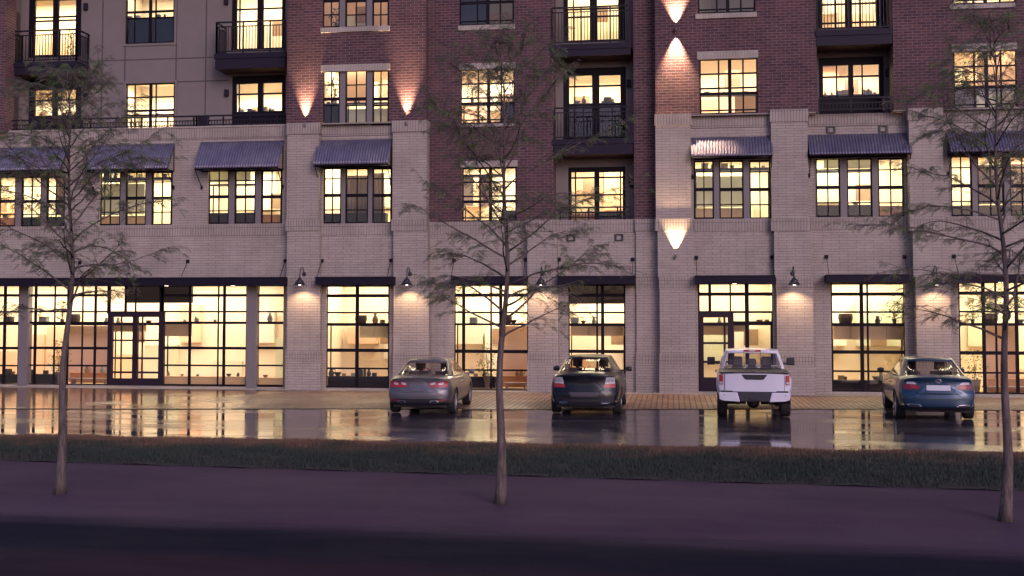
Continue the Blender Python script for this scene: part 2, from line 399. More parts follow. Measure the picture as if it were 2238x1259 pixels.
q4(C3, 0, (1002, 137, 1127, 151), (1004, 270, 1127, 277)); q4(C2, 0, (1005, 351, 1131, 365)); q4(C4, 0, None, (1001, 54, 1125, 65))
q4(F3, YB, (1523, 111, 1657, 128)); q4(F4, YB, None, (1520, 28, 1654, 39))
q4(H3, YB, (2080, 95, 2223, 111)); q4(H4, YB, None, (2076, 8, 2219, 18))
# stucco bay windows and balcony doors
def q2(r, Y):
    w = r[2] - r[0]; h = r[3] - r[1]
    b = [('v', r[0] + w * .18, .03), ('v', r[0] + w * .5, .085), ('v', r[0] + w * .61, .03), ('h', r[1] + h * .28, .035), ('h', r[1] + h * .55, .06), ('h', r[1] + h * .64, .04)]
    return window(r, Y, .06, [(r[0] + 3, r[1] + 3, r[2] - 3, r[3] - 3)], b)
q2(A3w, YR); q2(A4w, YR)
def french(r, Y, leaves, rows, vs=()):
    b = [('h', q, .04) for q in rows] + [('v', q, .03) for q in vs]
    o = window(r, Y, .03, leaves, b, name='balcony_door', depth=.09)
    xx = P((leaves[0][2] + leaves[1][0]) / 2 + 3, 0, Y)[0]; zz = R4(r, Y)[2] + 1.05
    MB().box(xx - .012, xx + .012, Y - .04, Y + .03, zz - .09, zz + .09).build('handle', M['steel'], o)
    return o
french(A4d, YR, [(76, 0, 115, 120), (127, 0, 165, 120)], (37, 45))
french(A4e, YR, [(517, -10, 562, 106), (575, -10, 616, 104)], (19,), (524,))
french(A3d, YR, [(76, 197, 114, 254), (125, 196, 165, 254)], (219,))
french(A3e, YR, [(517, 183, 563, 245), (575, 181, 616, 243)], (205,), (522,))
french(D4, .9, [(1241, -20, 1289, 88), (1305, -20, 1351, 86)], (19, 36), (1253,))
french(D3, .9, [(1244, 165, 1294, 300), (1310, 164, 1356, 299)], (188, 229), (1256,))
french(D2, .9, [(1249, 376, 1299, 482), (1310, 376, 1361, 480)], (388, 426, 464), (1258, 1356))
french(G4, .55, [(1797, -20, 1848, 62), (1861, -20, 1914, 60)], (8, 49), (1826, 1880))
french(G3, .55, [(1799, 143, 1854, 210), (1865, 141, 1921, 208)], (167,), (1829, 1885))
# pale brick second storey
trip(TA[0], ((-36, 35), (47, 91), (102, 142)), YA); trip(TA[1], ((218, 264), (275, 320), (332, 376)), YA); trip(TA[2], ((455, 501), (513, 559), (571, 616)), YA)
trip(TB, ((707, 746), (755, 805), (814, 856)), YS)
trip(TF, ((1517, 1560), (1572, 1625), (1638, 1684)), YS); trip(TG, ((1783, 1836), (1851, 1906), (1919, 1975)), YG); trip(TH, ((2078, 2124), (2136, 2194), (2207, 2262)), YS)
# ---------------------------------------------------------------- shop fronts
def shop(r, Y, vs, rows=(.10, .265, .376, .633, .81), door=None, extra=()):
    h = r[3] - r[1]; b = []
    wid = (.085, .04, .05, .085, .04)
    for q, w in zip(rows, wid): b.append(('h', r[1] + h * q, w))
    for v in vs: b.append(('v',) + v)
    return window(r, Y, .12, [(r[0] + 3, r[1] + 3, r[2] - 3, r[3] - 4)], b, name='shop_window', depth=.09)
shop(SB, YS, ((780, .09),)); shop(SC_, YC, ((1013, .08), (1073, .04), (1094, .08))); shop(SD, YC, ((1305, .04), (1317, .08)))
shop(SG, YG, ((1884, .09), (1897, .04))); shop(SH, YS, ((2151, .08), (2178, .04), (2223, .08), (2270, .05)))
def door(r, Y, panes, bars, nm='shop_door'):
    o = window(r, Y, .10, panes, bars, name=nm, mat='doorframe', depth=.12)
    return o
M['doorframe'] = plain('purple_brown_door', (.019, .010, .019), .5, spec=.2, var=.12)
# right entry
for r_, v_ in (((1526, 619, 1690, 857), ((1552, .07), (1597, .035), (1633, .1))),):
    b = [('h', r_[1] + (r_[3] - r_[1]) * q, w) for q, w in zip((.10, .265), (.085, .05))]
    b += [('h', 706, .09, 1598, 1690), ('h', 765, .05, 1598, 1690), ('h', 806, .04, 1598, 1690)]
    b += [('v', 1552, .07, 619, 682), ('v', 1597, .035), ('v', 1633, .1)]
    sh = window(r_, YS, .13, [(1529, 622, 1687, 682), (1603, 682, 1687, 853), (1532, 684, 1600, 855)], b, name='shop_window', depth=.06)
d = door((1530, 682, 1602, 857), YS, [(1538, 694, 1591, 825)], [('h', 707, .05), ('h', 750, .05), ('h', 791, .05), ('v', 1584, .05)])
MB().tube([(X(1592, YS, 760) + .0, YS + .02, 1.25), (X(1592, YS, 760), YS + .02, .8)], .014).build('handle', M['steel'], d)
# left shop front, with the double door
hA = 840 - 624
b = [('h', 624 + hA * q, w) for q, w in zip((.10, .265, .376, .633, .81), (.07, .04, .05, .07, .04))]
b = [x + ((-60, 40) if True else ()) for x in b]
bars1 = [('v', -25, .06), ('v', 9, .08)] + [('h', 624 + hA * q, w) for q, w in zip((.10, .265, .376, .633, .81), (.07, .04, .05, .07, .04))]
window((-60, 622, 41, 841), YA, .13, [(-57, 626, 39, 838)], bars1, name='shop_window')
bars2 = [('v', 76, .07), ('v', 118, .03), ('v', 147, .06), ('v', 179, .03), ('v', 207, .06)] + [('h', 624 + hA * q, w) for q, w in zip((.10, .265, .376, .633, .81), (.07, .04, .05, .07, .04))]
window((59, 622, 238, 842), YA, .13, [(62, 626, 236, 839)], bars2, name='shop_window')
window((236, 622, 356, 684), YA, .13, [(239, 626, 353, 681)], [('v', 274, .06), ('v', 296, .03), ('v', 350, .05)], name='shop_window')
bars3 = [('v', 414, .07), ('v', 476, .03), ('v', 489, .07)] + [('h', 624 + hA * q, w) for q, w in zip((.10, .265, .376, .633, .81), (.07, .04, .05, .07, .04))]
window((353, 622, 540, 843), YA, .13, [(356, 626, 537, 840)], bars3, name='shop_window')
window((558, 622, 622, 844), YA, .13, [(562, 626, 619, 841)], [('h', 624 + hA * q, w) for q, w in zip((.10, .265, .376, .633, .81), (.07, .04, .05, .07, .04))], name='shop_window')
d = door((236, 682, 356, 844), YA, [(245, 693, 289, 827), (300, 693, 346, 827)], [('h', 707, .05), ('h', 744, .04), ('h', 783, .05), ('h', 814, .05), ('v', 264, .03), ('v', 310, .03), ('v', 295, .06)])
for px in (291, 299):
    xx = X(px, YA, 760); MB().tube([(xx, YA + .02, 1.3), (xx, YA + .02, .85)], .014).build('handle', M['steel'], d)
for (a, c) in ((40, 60), (538, 560)):
    MB().box(X(a, YA - .02, 730), X(c, YA - .02, 730), YA - .02, YA + .3, 0, Zp(622, YA, a)).build('shop_column', M['post'], BLD, bevel=.01)
# kick plinth under the shop windows
for (r, Y) in ((SA, YA), (SB, YS), (SC_, YC), (SD, YC), (SG, YG), (SH, YS)):
    a, bb, c, dd = R4(r, Y + .12); MB().box(a, bb, Y + .05, Y + .22, .0, c + .02).build('plinth', M['frame'], BLD)
# vents
for (px, py) in ((1248, 520), (1353, 519)):
    x, z = P(px, py, YC); v = MB().plate(x - .15, x + .15, z - .12, z + .12, [(x - .09, x + .09, z - .08, z + .08)], YC - .04, .04, back=YC + .0).build('vent', M['vent'], BLD)
for (px, py) in ((1816, 284), (1930, 282)):
    x, z = P(px, py, YG); v = MB().plate(x - .15, x + .15, z - .12, z + .12, [(x - .09, x + .09, z - .08, z + .08)], YG - .04, .04, back=YG + .0).build('vent', M['vent'], BLD)
# ---------------------------------------------------------------- balconies
def railing(pts, zb, ht, parent, step=.115, name='railing'):
    """pts: plan polyline; posts at the ends, double top rail, bottom rail, balusters"""
    mb = MB(); r = .011
    for (a, c) in zip(pts[:-1], pts[1:]):
        a = Vector((a[0], a[1], 0)); c = Vector((c[0], c[1], 0)); ln = (c - a).length; n = max(1, int(round(ln / step)))
        u = (c - a) / ln; w = Vector((-u.y, u.x, 0))
        def bar(z, hw, hh, p=a, q=c):
            s = w * hw
            vs = [p - s, q - s, q + s, p + s]
            mb.add([(v.x, v.y, z - hh) for v in vs] + [(v.x, v.y, z + hh) for v in vs], [(3, 2, 1, 0), (4, 5, 6, 7), (0, 1, 5, 4), (1, 2, 6, 5), (2, 3, 7, 6), (3, 0, 4, 7)])
        bar(zb + ht, .03, .026); bar(zb + ht - .17, .018, .018); bar(zb + .08, .018, .02)
        for k in range(n + 1):
            p = a + u * (ln * k / n); post = k in (0, n) or k % 9 == 0
            s = .026 if post else .0115
            mb.box(p.x - s, p.x + s, p.y - s, p.y + s, zb + (0 if post else .08), zb + ht - (0 if post else .17))
    return mb.build(name, M['rail'], parent)
def balcony(px0, px1, ytop, ybot, Yf, Yb, yrail, sides=(True, True), ov=0):
    x0, x1 = X(px0, Yf, ytop), X(px1, Yf, ytop); cx = (px0 + px1) / 2
    zt = Zp(ytop, Yf, cx); zb = Zp(ybot, Yf, cx); zm = zt - .19
    m = MB(); m.box(x0, x1, Yf, Yb, zm, zt); m.box(x0 + .03, x1 - .03, Yf + .03, Yb, zb, zm)
    m.mi = 1; m.box(x0 + .04, x1 - .04, Yf + .04, Yb, zb - .006, zb + .02)
    o = m.build('balcony', [M['fascia'], M['soffit']], BLD)
    zr = Zp(yrail, Yf, cx) - zt
    i = .06; pts = []
    if sides[0]: pts.append((x0 + i, Yb - .02))
    pts += [(x0 + i, Yf + i), (x1 - i, Yf + i)]
    if sides[1]: pts.append((x1 - i, Yb - .02))
    railing(pts, zt, zr, o)
    return o
balcony(14, 168, 135, 161, .12, YR, 66); balcony(468, 625, 115, 148, .12, YR, 46, (True, False))
balcony(1203, 1380, 95, 121, -.08, .9, 14, (False, False)); balcony(1208, 1385, 303, 337, -.08, .9, 234, (False, False))
balcony(1783, 1952, 64, 97, YB - .06, .55, -42, (False, False))
# terrace railing on top of the pale brick, juliet rails
railing([(X(13, .1, 270), .1), (X(198, .1, 270), .1), (X(430, .1, 270), .1), (X(625, .1, 270), .1)], CORN + .06, .42, BLD, name='terrace_railing')
x0, x1 = X(1224, .0, 465), X(1378, .0, 465); railing([(x0, .03), (x1, .03)], ZC2 + .02, .44, BLD, name='juliet_railing')
x0, x1 = X(1790, YB + .1, 230), X(1946, YB + .1, 230); railing([(x0, YB + .1), (x1, YB + .1)], CORN, .47, BLD, name='juliet_railing')
for q in ((xG0, xG1, YG + .03, .55, CORN - .3, CORN - .024), (xD0, xD1, .03, .9, ZC2 - .3, ZC2 - .003), (-30, xB0, YA + .02, YR, CORN - .32, CORN - .01)):
    MB().box(*q).build('terrace_floor', M['concrete'], BLD)
for (pa, pb) in ((627, 931), (1434, 1783), (1954, 2300)):
    MB().box(X(pa, YB, 270), min(X(pb, YB, 270), xEnd), YB + .004, YS + .06, CORN - .035, CORN + .012).build('ledge', M['stone'], BLD)
pl = MB(); x0, x1 = X(433, .05, 268), X(455, .05, 268); pl.box(x0, x1, .02, .18, CORN + .06, CORN + .5); pl.build('terrace_post', M['rail'], BLD, bevel=.02)
# ---------------------------------------------------------------- rooms behind the glass
ROOMS = []
def room(x0, x1, z0, z1, yf, yb=3.6, mat='wall_warm', power=60, col=(1, .80, .50)):
    m = MB()
    m.quad((x0, yb, z0), (x1, yb, z0), (x1, yb, z1), (x0, yb, z1)); m.quad((x0, yf, z0), (x0, yb, z0), (x0, yb, z1), (x0, yf, z1)); m.quad((x1, yf, z0), (x1, yb, z0), (x1, yb, z1), (x1, yf, z1))
    m.quad((x0, yf, z1), (x1, yf, z1), (x1, yb, z1), (x0, yb, z1)); m.mi = 1; m.quad((x0, yf, z0), (x1, yf, z0), (x1, yb, z0), (x0, yb, z0))
    m.build('room', [M[mat], M['tan']], BLD)
    if power:
        l = bpy.data.lights.new('room_light', 'AREA'); l.shape = 'RECTANGLE'; l.size = (x1 - x0) * .8; l.size_y = (yb - yf) * .6
        l.energy = power * (x1 - x0) * (z1 - z0) / 12; l.color = col
        o = bpy.data.objects.new('room_light', l); COL.objects.link(o); o.location = ((x0 + x1) / 2, yf + (yb - yf) * .52, z1 - .06); o.parent = BLD
        o.rotation_euler = (radians(-12), 0, 0)
bx = [(-29.5, xB0 - .12, YA, YR), (xB0 + .05, xB1 - .1, YS, YB), (xB1 + .05, xD0 - .05, YC, 0), (xD0 + .06, xD1 - .06, YC, .9), (X(1440, 0, 400), xG0 - .06, YS, YB), (xG0 + .06, xG1 - .06 + .25, YG, .55), (xG1 + .35, xEnd, YS, YB)]
FL = [(.05, 4.35), (5.35, 8.75), (9.05, 12.2), (12.55, 16.3)]
LOWX = {1: (X(692, YS), X(866, YS)), 4: (X(1506, YS), X(1700, YS)), 5: (X(1766, YG), X(2012, YG)), 6: (X(2062, YS), xEnd)}
E_MAIN = 106
RM = {}; rl = random.Random(4)
for bi, (a, b_, yl, yu) in enumerate(bx):
    for fi, (z0, z1) in enumerate(FL):
        y = (yl if fi < 2 else yu) + .012
        if fi < 2 and bi in LOWX: a, b_ = LOWX[bi]
        if fi == 2 and bi in (1, 4, 6): z0 = CORN + .01
        if fi == 2 and bi == 5: z0 = CORN - .28
        if bi == 2 and fi >= 1: y = .012
        if bi == 3 and fi == 1: y = .912; z0 = ZC2 - .2
        mat = 'wall_warm'; p = E_MAIN * (1.08, 1.35, 1.55, 1.45)[fi] * rl.uniform(.88, 1.12); c = (1, rl.uniform(.80, .86), rl.uniform(.53, .62))
        if fi == 1: c = (1, .87, .57)
        if (bi, fi) in ((2, 3), (4, 3)): p = 2
        if (bi, fi) in ((1, 3),): p = 20; mat = 'wall_peach'
        if bi == 0:
            cuts = [a, X(176, 0, 400), X(400, 0, 400), b_] if fi else [a, b_]
            for k in range(len(cuts) - 1):
                pp = 75 if (fi == 3 and k == 1) else p
                room(cuts[k] + .04, cuts[k + 1] - .04, z0, z1, y, y + 3.6, mat, pp, c); RM[(bi, fi, k)] = (cuts[k], cuts[k + 1], z0, z1, y)
        else: room(a, b_, z0, z1, y, y + 3.4, mat, p, c); RM[(bi, fi, 0)] = (a, b_, z0, z1, y)
# painted panels, pictures and pale blinds on the far walls
rp_ = random.Random(8)
M['white_panel'] = plain('white_panel', (.86, .82, .74), .7, var=.02); M['art'] = plain('dull_picture', (.30, .20, .13), .7, var=.5, scale=2.5)
for (bi, fi, k), (a, b_, z0, z1, y) in RM.items():
    yb = y + (3.6 if bi == 0 else 3.4); nn = max(2, int((b_ - a) / 1.3)); wst = (b_ - a - .3) / nn
    for q in range(nn):
        xa = a + .15 + wst * q + rp_.uniform(0, .2); wd = wst * rp_.uniform(.55, .95); hz = z0 + rp_.choice((.05, .05, .9, 1.5)); ht = rp_.uniform(.5, 1.9)
        mm = rp_.choice(('wall_peach', 'white_panel', 'white_panel', 'wall_peach', 'wall_mint'))
        MB().box(xa, xa + wd, yb - rp_.uniform(.05, .5), yb - .01, hz, min(hz + ht, z1 - .2)).build('wall_panel', M[mm], BLD)
    xa = rp_.uniform(a + .3, b_ - .9)
    MB().box(xa, xa + rp_.uniform(.4, .7), yb - .56, yb - .52, z0 + 1.5, z0 + 2.1).build('wall_panel', M['art'], BLD)
# roof slab and the sides of the block
rf = MB(); rf.box(-30, xEnd, .02, 12, TOPZ, TOPZ + .3); rf.quad((-30, YB, TOPZ + .01), (xEnd, YB, TOPZ + .01), (xEnd, .02, TOPZ + .01), (-30, .02, TOPZ + .01)); rf.build('roof', M['fascia'], BLD)
for q in ((-30.2, -30, YB, 12, 0, TOPZ), (xEnd, xEnd + .2, YB, 12, 0, TOPZ), (-30, xEnd, 11.8, 12, 0, TOPZ)): MB().box(*q).build('end_wall', M['red'], BLD)
# ================================================================== AWNINGS, CANOPIES, LAMPS
def metal_sheet():
    m, nt, b = nodes('weathered_corrugated_metal')
    tc = N(nt, 'ShaderNodeTexCoord'); no = N(nt, 'ShaderNodeTexNoise', Scale=1.6, Detail=6.0, Roughness=.7); L(nt, tc.outputs['Object'], no.inputs['Vector'])
    rp = N(nt, 'ShaderNodeValToRGB'); e = rp.color_ramp.elements
    e[0].position = .35; e[0].color = (.12, .108, .165, 1); e[1].position = .68; e[1].color = (.22, .19, .225, 1)
    x = e.new(.55); x.color = (.16, .145, .20, 1)
    L(nt, no.outputs['Fac'], rp.inputs[0]); L(nt, rp.outputs[0], b.inputs['Base Color'])
    b.inputs['Metallic'].default_value = .55; b.inputs['Roughness'].default_value = .42
    n2 = N(nt, 'ShaderNodeTexNoise', Scale=40.0, Detail=3.0); L(nt, tc.outputs['Object'], n2.inputs['Vector'])
    mr = N(nt, 'ShaderNodeMapRange'); mr.inputs[3].default_value = .3; mr.inputs[4].default_value = .6; L(nt, n2.outputs['Fac'], mr.inputs[0]); L(nt, mr.outputs[0], b.inputs['Roughness'])
    return m
M['sheet'] = metal_sheet()
def awning(pl, pr, ytop, yfr, Y, label, out=.68, bow=.02):
    """pl, pr: photo columns where the sheet meets the wall"""
    cx = (pl + pr) / 2
    x0, x1 = X(pl, Y, ytop), X(pr, Y, ytop); zt = Zp(ytop, Y - .03, cx); zb = Zp(yfr, Y - out, cx)
    root = empty('metal_awning', ((x0 + x1) / 2, Y, zb), label, 'awning', 'corrugated awnings over the second storey windows')
    m = MB(); nx = int((x1 - x0) / .012); ny = 10; vs = []; fs = []
    for j in range(ny + 1):
        t = j / ny
        for i in range(nx + 1):
            xx = x0 + (x1 - x0) * i / nx; w = .019 * cos(2 * pi * (xx - x0) / .10)
            y = Y - .02 - (out - .02) * t; z = zt + (zb - zt) * t + bow * sin(pi * t) * 2
            nrm = Vector((0, -(zt - zb), out)).normalized()
            vs.append((xx, y + nrm.y * w, z + nrm.z * w))
    for j in range(ny):
        for i in range(nx): a = j * (nx + 1) + i; fs.append((a, a + 1, a + nx + 2, a + nx + 1))
    m.add(vs, fs); o = m.build('sheet', M['sheet'], root, smooth=True)
    sol = o.modifiers.new('s', 'SOLIDIFY'); sol.thickness = .006
    f = MB(); r = .022
    xa, xb = x0 + .05, x1 - .05
    f.tube([(xa, Y - out + .03, zb - .03), (xb, Y - out + .03, zb - .03)], r, 4); f.tube([(xa, Y - .02, zb - .03), (xb, Y - .02, zb - .03)], r, 4)
    for xx in (xa, xb):
        f.tube([(xx, Y - out + .03, zb - .03), (xx, Y - .02, zb - .03)], r, 4); f.tube([(xx, Y - .02, zb - .03), (xx, Y - .02, zt - .03)], r, 4)
        f.tube([(xx, Y - out + .05, zb - .06), (xx, Y - .03, zt - .06)], r * .8, 4)
    f.build('awning_frame', M['steel'], root)
    for xx in (xa, xb):
        b = MB(); zl = zb - .62
        b.tube([(xx, Y - out + .05, zb - .04), (xx, Y - .04, zl)], .016, 6); b.box(xx - .035, xx + .035, Y - .05, Y + .01, zl - .09, zl + .04)
        b.build('bracket', M['steel'], root)
    return root
awning(-44, 153, 322, 372, YA, 'corrugated metal awning behind leaves of the left tree, cut by the edge')
awning(203, 384, 316, 369, YA, 'corrugated metal awning second from the left end, over the pale green lit windows')
awning(440, 622, 309, 366, YA, 'corrugated metal awning just left of the first full height brick pilaster')
awning(697, 858, 305, 358, YS, 'mauve corrugated metal awning between two brick pilasters lit by uplights', bow=.05)
awning(1510, 1687, 299, 340, YS, 'corrugated metal awning above the single shop door and the white pickup', out=.6)
awning(1764, 1986, 293, 336, YG, 'wide corrugated metal awning under two small square vents', out=.62)
awning(2068, 2300, 287, 330, YS, 'corrugated metal awning behind the right hand tree, cut by the edge', out=.62)
def canopy(pl, pr, ytop, ybot, Y, rods, label, lights=(), out=.65):
    Yf = Y - out; cx = (pl + pr) / 2; cx = min(max(cx, 100), 2200)
    x0, x1 = X(pl, Yf, ytop), X(pr, Yf, ytop); zt, zb = Zp(ytop, Yf, cx), Zp(ybot, Yf, cx)
    root = empty('shop_canopy', ((x0 + x1) / 2, Y, zb), label, 'canopy', 'flat steel canopies over the shop fronts')
    m = MB(); m.box(x0, x1, Yf, Yf + .07, zb, zt); m.box(x0, x0 + .07, Yf + .07, Y + .01, zb, zt); m.box(x1 - .07, x1, Yf + .07, Y + .01, zb, zt)
    m.box(x0 + .07, x1 - .07, Yf + .07, Y + .01, zt - .09, zt - .03)
    m.box(x0 - .012, x1 + .012, Yf - .012, Yf + .03, zt - .035, zt + .008)
    m.build('fascia', M['steel'], root)
    MB().box(x0 + .07, x1 - .07, Yf + .07, Y - .0, zb + .03, zb + .06).build('soffit', M['fascia'], root)
    for (wx, wy) in rods:
        xx, zz = P(wx, wy, Y)
        r = MB(); r.tube([(xx, Y - .03, zz), (xx, Yf + .06, zt)], .011, 6); r.box(xx - .06, xx + .06, Y - .045, Y + .01, zz - .06, zz + .06); r.build('tie_rod', M['steel'], root)
    for px in lights:
        xx = X(px, Yf + .25, ybot); MB().lathe([(0, -.012), (.07, -.012), (.085, 0), (.085, .035)], (xx, Yf + .2, zb + .012), 14).build('downlight', M['bulb'], root)
    return root
canopy(-80, 624, 607, 625, YA, [(175, 574), (411, 571), (624, 570)], 'long flat steel canopy over the double door shop front', (365, 510))
canopy(689, 859, 605, 622, YS, [(704, 570), (855, 569)], 'flat steel canopy over the shop window behind the grey sedan')
canopy(985, 1152, 604, 622, YC, [(993, 569), (1148, 567)], 'flat steel canopy crossed by the middle tree')
canopy(1218, 1388, 603, 621, YC, [(1222, 567), (1383, 567)], 'flat steel canopy over the dark topped shop window behind the black sedan')
canopy(1519, 1694, 602, 620, YS, [(1522, 563), (1687, 562)], 'flat steel canopy over the single shop door', (1605,))
canopy(1807, 1990, 600, 617, YG, [(1806, 561), (1977, 561)], 'flat steel canopy left of the blue sedan, over the tall two bay shop window')
canopy(2086, 2300, 600, 617, YS, [(2085, 560), (2290, 560)], 'flat steel canopy behind the right hand tree trunk, cut by the edge', (2186,))
# ---------------------------------------------------------------- gooseneck lamps
def spot(name, loc, dirv, ang, energy, parent, blend=.1, col=(1, .68, .40), r=.02):
    l = bpy.data.lights.new(name, 'SPOT'); l.spot_size = radians(ang); l.spot_blend = blend; l.energy = energy; l.color = col; l.shadow_soft_size = r
    o = bpy.data.objects.new(name, l); COL.objects.link(o); o.parent = parent
    o.location = Vector(loc) - root_loc(parent); o.rotation_euler = Vector(dirv).to_track_quat('-Z', 'Y').to_euler(); return o
GLE = 42
for px, Y, lab in ((655, -.5, 'black gooseneck lamp on the pilaster left of the mauve awning bay'), (889, -.5, 'black gooseneck lamp on the pilaster above the grey sedan'),
                   (1182, -.3, 'black gooseneck lamp half hidden by leaves left of the dark topped shop window'), (1736, -.5, 'black gooseneck lamp on the pilaster right of the white pickup'),
                   (2048, -.5, 'black gooseneck lamp on the pilaster above the blue sedan')):
    Yl = Y - .5; xx, zb = P(px, 623, Yl)
    root = empty('gooseneck_lamp', (xx, Y, zb), lab, 'wall lamp', 'gooseneck lamps on the pilasters')
    s = MB().lathe([(.205, 0), (.20, .012), (.165, .075), (.13, .11), (.125, .14), (.085, .2), (.04, .24), (.035, .3), (0, .3)], (xx, Yl, zb), 24)
    o = s.build('lamp_shade', M['black'], root, smooth=True, autosmooth=35); sd = o.modifiers.new('s', 'SOLIDIFY'); sd.thickness = .006
    a = MB(); pts = [(xx, Yl, zb + .28)] + [(xx, Yl + .02 + .20 * (1 - cos(t)) / 1.0 * 1.1, zb + .42 + .22 * sin(t)) for t in [0, .5, 1, 1.5, 2, 2.5, 2.9]] + [(xx, Y + .01, zb + .40)]
    a.tube(pts, .016, 8); a.build('lamp_arm', M['black'], root, smooth=True)
    MB().lathe([(0, -.045), (.05, -.045), (.075, -.02), (.075, .01)], (xx, Y - .0, zb + .40), 16, 'y').build('wall_plate', M['black'], root)
    MB().lathe([(0, -.018), (.045, -.014), (.055, .02), (.03, .07), (0, .09)], (xx, Yl, zb + .01), 12).build('bulb', M['bulb'], root, smooth=True)
    spot('lamp_light', (xx, Yl, zb - .025), (0, .12, -1), 130, GLE, root, .55)
# ---------------------------------------------------------------- up and down lights
UPE = 1350
for px, py, Y, zz, lab in ((668, 264, YB, None, 'small uplight on the left pilaster cap beside the mauve awning bay'), (890, 260, YB, None, 'small uplight on the pilaster cap at the corner of the set back brick'),
                   (1477, 550, -.5, None, 'uplight low on the pale pilaster of the brightest wall wash')):
    xx, zz = P(px, py, Y)
    root = empty('wall_uplight', (xx, Y, zz - .15), lab, 'wall light', 'narrow wall washing lights')
    MB().lathe([(0, -.1), (.035, -.1), (.04, -.09), (.04, .03), (.034, .03), (.03, -.02), (0, -.02)], (xx, Y - .11, zz - .14), 12).build('lamp_body', M['creamlamp'] if 'creamlamp' in M else M['post'], root, smooth=True, autosmooth=40)
    MB().box(xx - .02, xx + .02, Y - .08, Y + .005, zz - .22, zz - .18).build('bracket', M['post'], root)
    spot('up_light', (xx, Y - .12, zz - .1), (0, .02, 1), 58 if px == 1477 else 47, UPE * (.5 if px == 1477 else .8), root, .8 if px == 1477 else 1.0)
xx, zz = P(1477, 66, YB)
root = empty('up_down_light', (xx, YB, zz), 'small two way wall light high on the red brick pilaster', 'wall light', 'narrow wall washing lights')
MB().lathe([(0, -.06), (.04, -.07), (.045, -.06), (.045, .06), (.04, .07), (0, .06)], (xx, YB - .12, zz), 12).build('lamp_body', M['red'], root, smooth=True, autosmooth=40)
MB().box(xx - .03, xx + .03, YB - .1, YB + .005, zz - .03, zz + .03).build('bracket', M['red'], root)
spot('up_light', (xx, YB - .12, zz + .0), (0, .0, 1), 60, UPE * 1.2, root, .85); spot('down_light', (xx, YB - .12, zz - .0), (0, .0, -1), 60, UPE * 1.2, root, .85)
for c in root.children:
    if c.type == 'LIGHT': c.location.z += .075 if c.name.startswith('up') else -.075
# ---------------------------------------------------------------- box lights beside the balcony doors
for px, py, Y, lab in ((187, 14, YR, 'dark box light right of the upper left balcony door'), (187, 210, YR, 'dark box light behind the leaves right of the terrace door at the left end'),
                       (494, 2, YR, 'dark box light left of the upper balcony door near the red brick corner'), (495, 203, YR, 'dark box light left of the terrace door near the red brick corner'),
                       (1374, 182, .9, 'dark box light right of the middle balcony door in the stacked recess'), (1379, 401, .9, 'dark box light right of the juliet door with the low rail'),
                       (1940, 159, .55, 'dark box light right of the balcony door under the right hand balcony')):
    x, z = P(px, py, Y - .08)
    root = empty('box_light', (x, Y, z), lab, 'wall light', 'box lights beside the balcony doors')
    MB().box(x - .075, x + .075, Y - .13, Y - .02, z - .13, z + .13).build('housing', M['fascia'], root, bevel=.012); MB().box(x - .05, x + .05, Y - .02, Y + .005, z - .08, z + .08).build('back_plate', M['steel'], root)
# ================================================================== THINGS SEEN THROUGH THE WINDOWS
ri = random.Random(19)
def lampvase(x, y, z, h, kind):
    m = MB()
    if kind == 'vase': m.lathe([(0, 0), (h * .22, 0), (h * .34, h * .3), (h * .25, h * .62), (h * .12, h * .82), (h * .18, h), (h * .14, h)], (x, y, z), 14)
    elif kind == 'bowl': m.lathe([(0, 0), (h * .4, 0), (h * .85, h * .55), (h * 1.0, h), (h * .92, h), (h * .7, h * .5), (0, h * .2)], (x, y, z), 16)
    elif kind == 'book': m.box(x - .018, x + .018, y - .09, y + .09, z, z + h)
    elif kind == 'box': m.box(x - h * .6, x + h * .6, y - h * .45, y + h * .45, z, z + h * .9); m.box(x - h * .64, x + h * .64, y - h * .48, y + h * .48, z + h * .9, z + h)
    elif kind == 'basket': m.lathe([(0, 0), (h * .6, 0), (h * .75, h * .5), (h * .7, h), (h * .62, h), (h * .6, h * .3), (0, h * .15)], (x, y, z), 16)
    elif kind == 'jug': m.lathe([(0, 0), (h * .3, 0), (h * .36, h * .35), (h * .2, h * .75), (h * .24, h), (h * .2, h)], (x, y, z), 14); m.tube([(x + h * .22, y, z + h * .85), (x + h * .5, y, z + h * .75), (x + h * .48, y, z + h * .4), (x + h * .33, y, z + h * .3)], h * .05, 6)
    return m
WHERE = {}
def put(kind, px, py, Y, h, where, mat=None, zz=None):
    x, z = P(px, py, Y); z = z if zz is None else zz
    mat = mat or ri.choice(('item', 'item2', 'item', 'item3'))
    if kind == 'book':
        hh = h * ri.uniform(.8, 1.1); o = lampvase(x, Y, z, hh, kind).build('book', M[mat], loc=(x, Y, z)); o.rotation_euler.y = 0
    else: o = lampvase(x, Y, z, h, kind).build(kind if kind != 'box' else 'storage_box', M[mat], loc=(x, Y, z), smooth=kind != 'box', autosmooth=45)
    nm = {'book': 'book', 'vase': 'vase', 'bowl': 'bowl', 'box': 'storage box', 'basket': 'basket', 'jug': 'jug'}[kind]
    lab = 'small %s %s' % (nm, where)
    for cut in (('at the foot of the ', 'in the '), ('small ', ''), ('on the cabinet ', ''), ('on the shelf ', ''), ('against the peach wall ', '')):
        if len(lab.split()) > 16: lab = lab.replace(*cut)
    return tag(o, lab, nm, '%s %s' % ({'storage box': 'boxes'}.get(nm, nm + 's'), where))
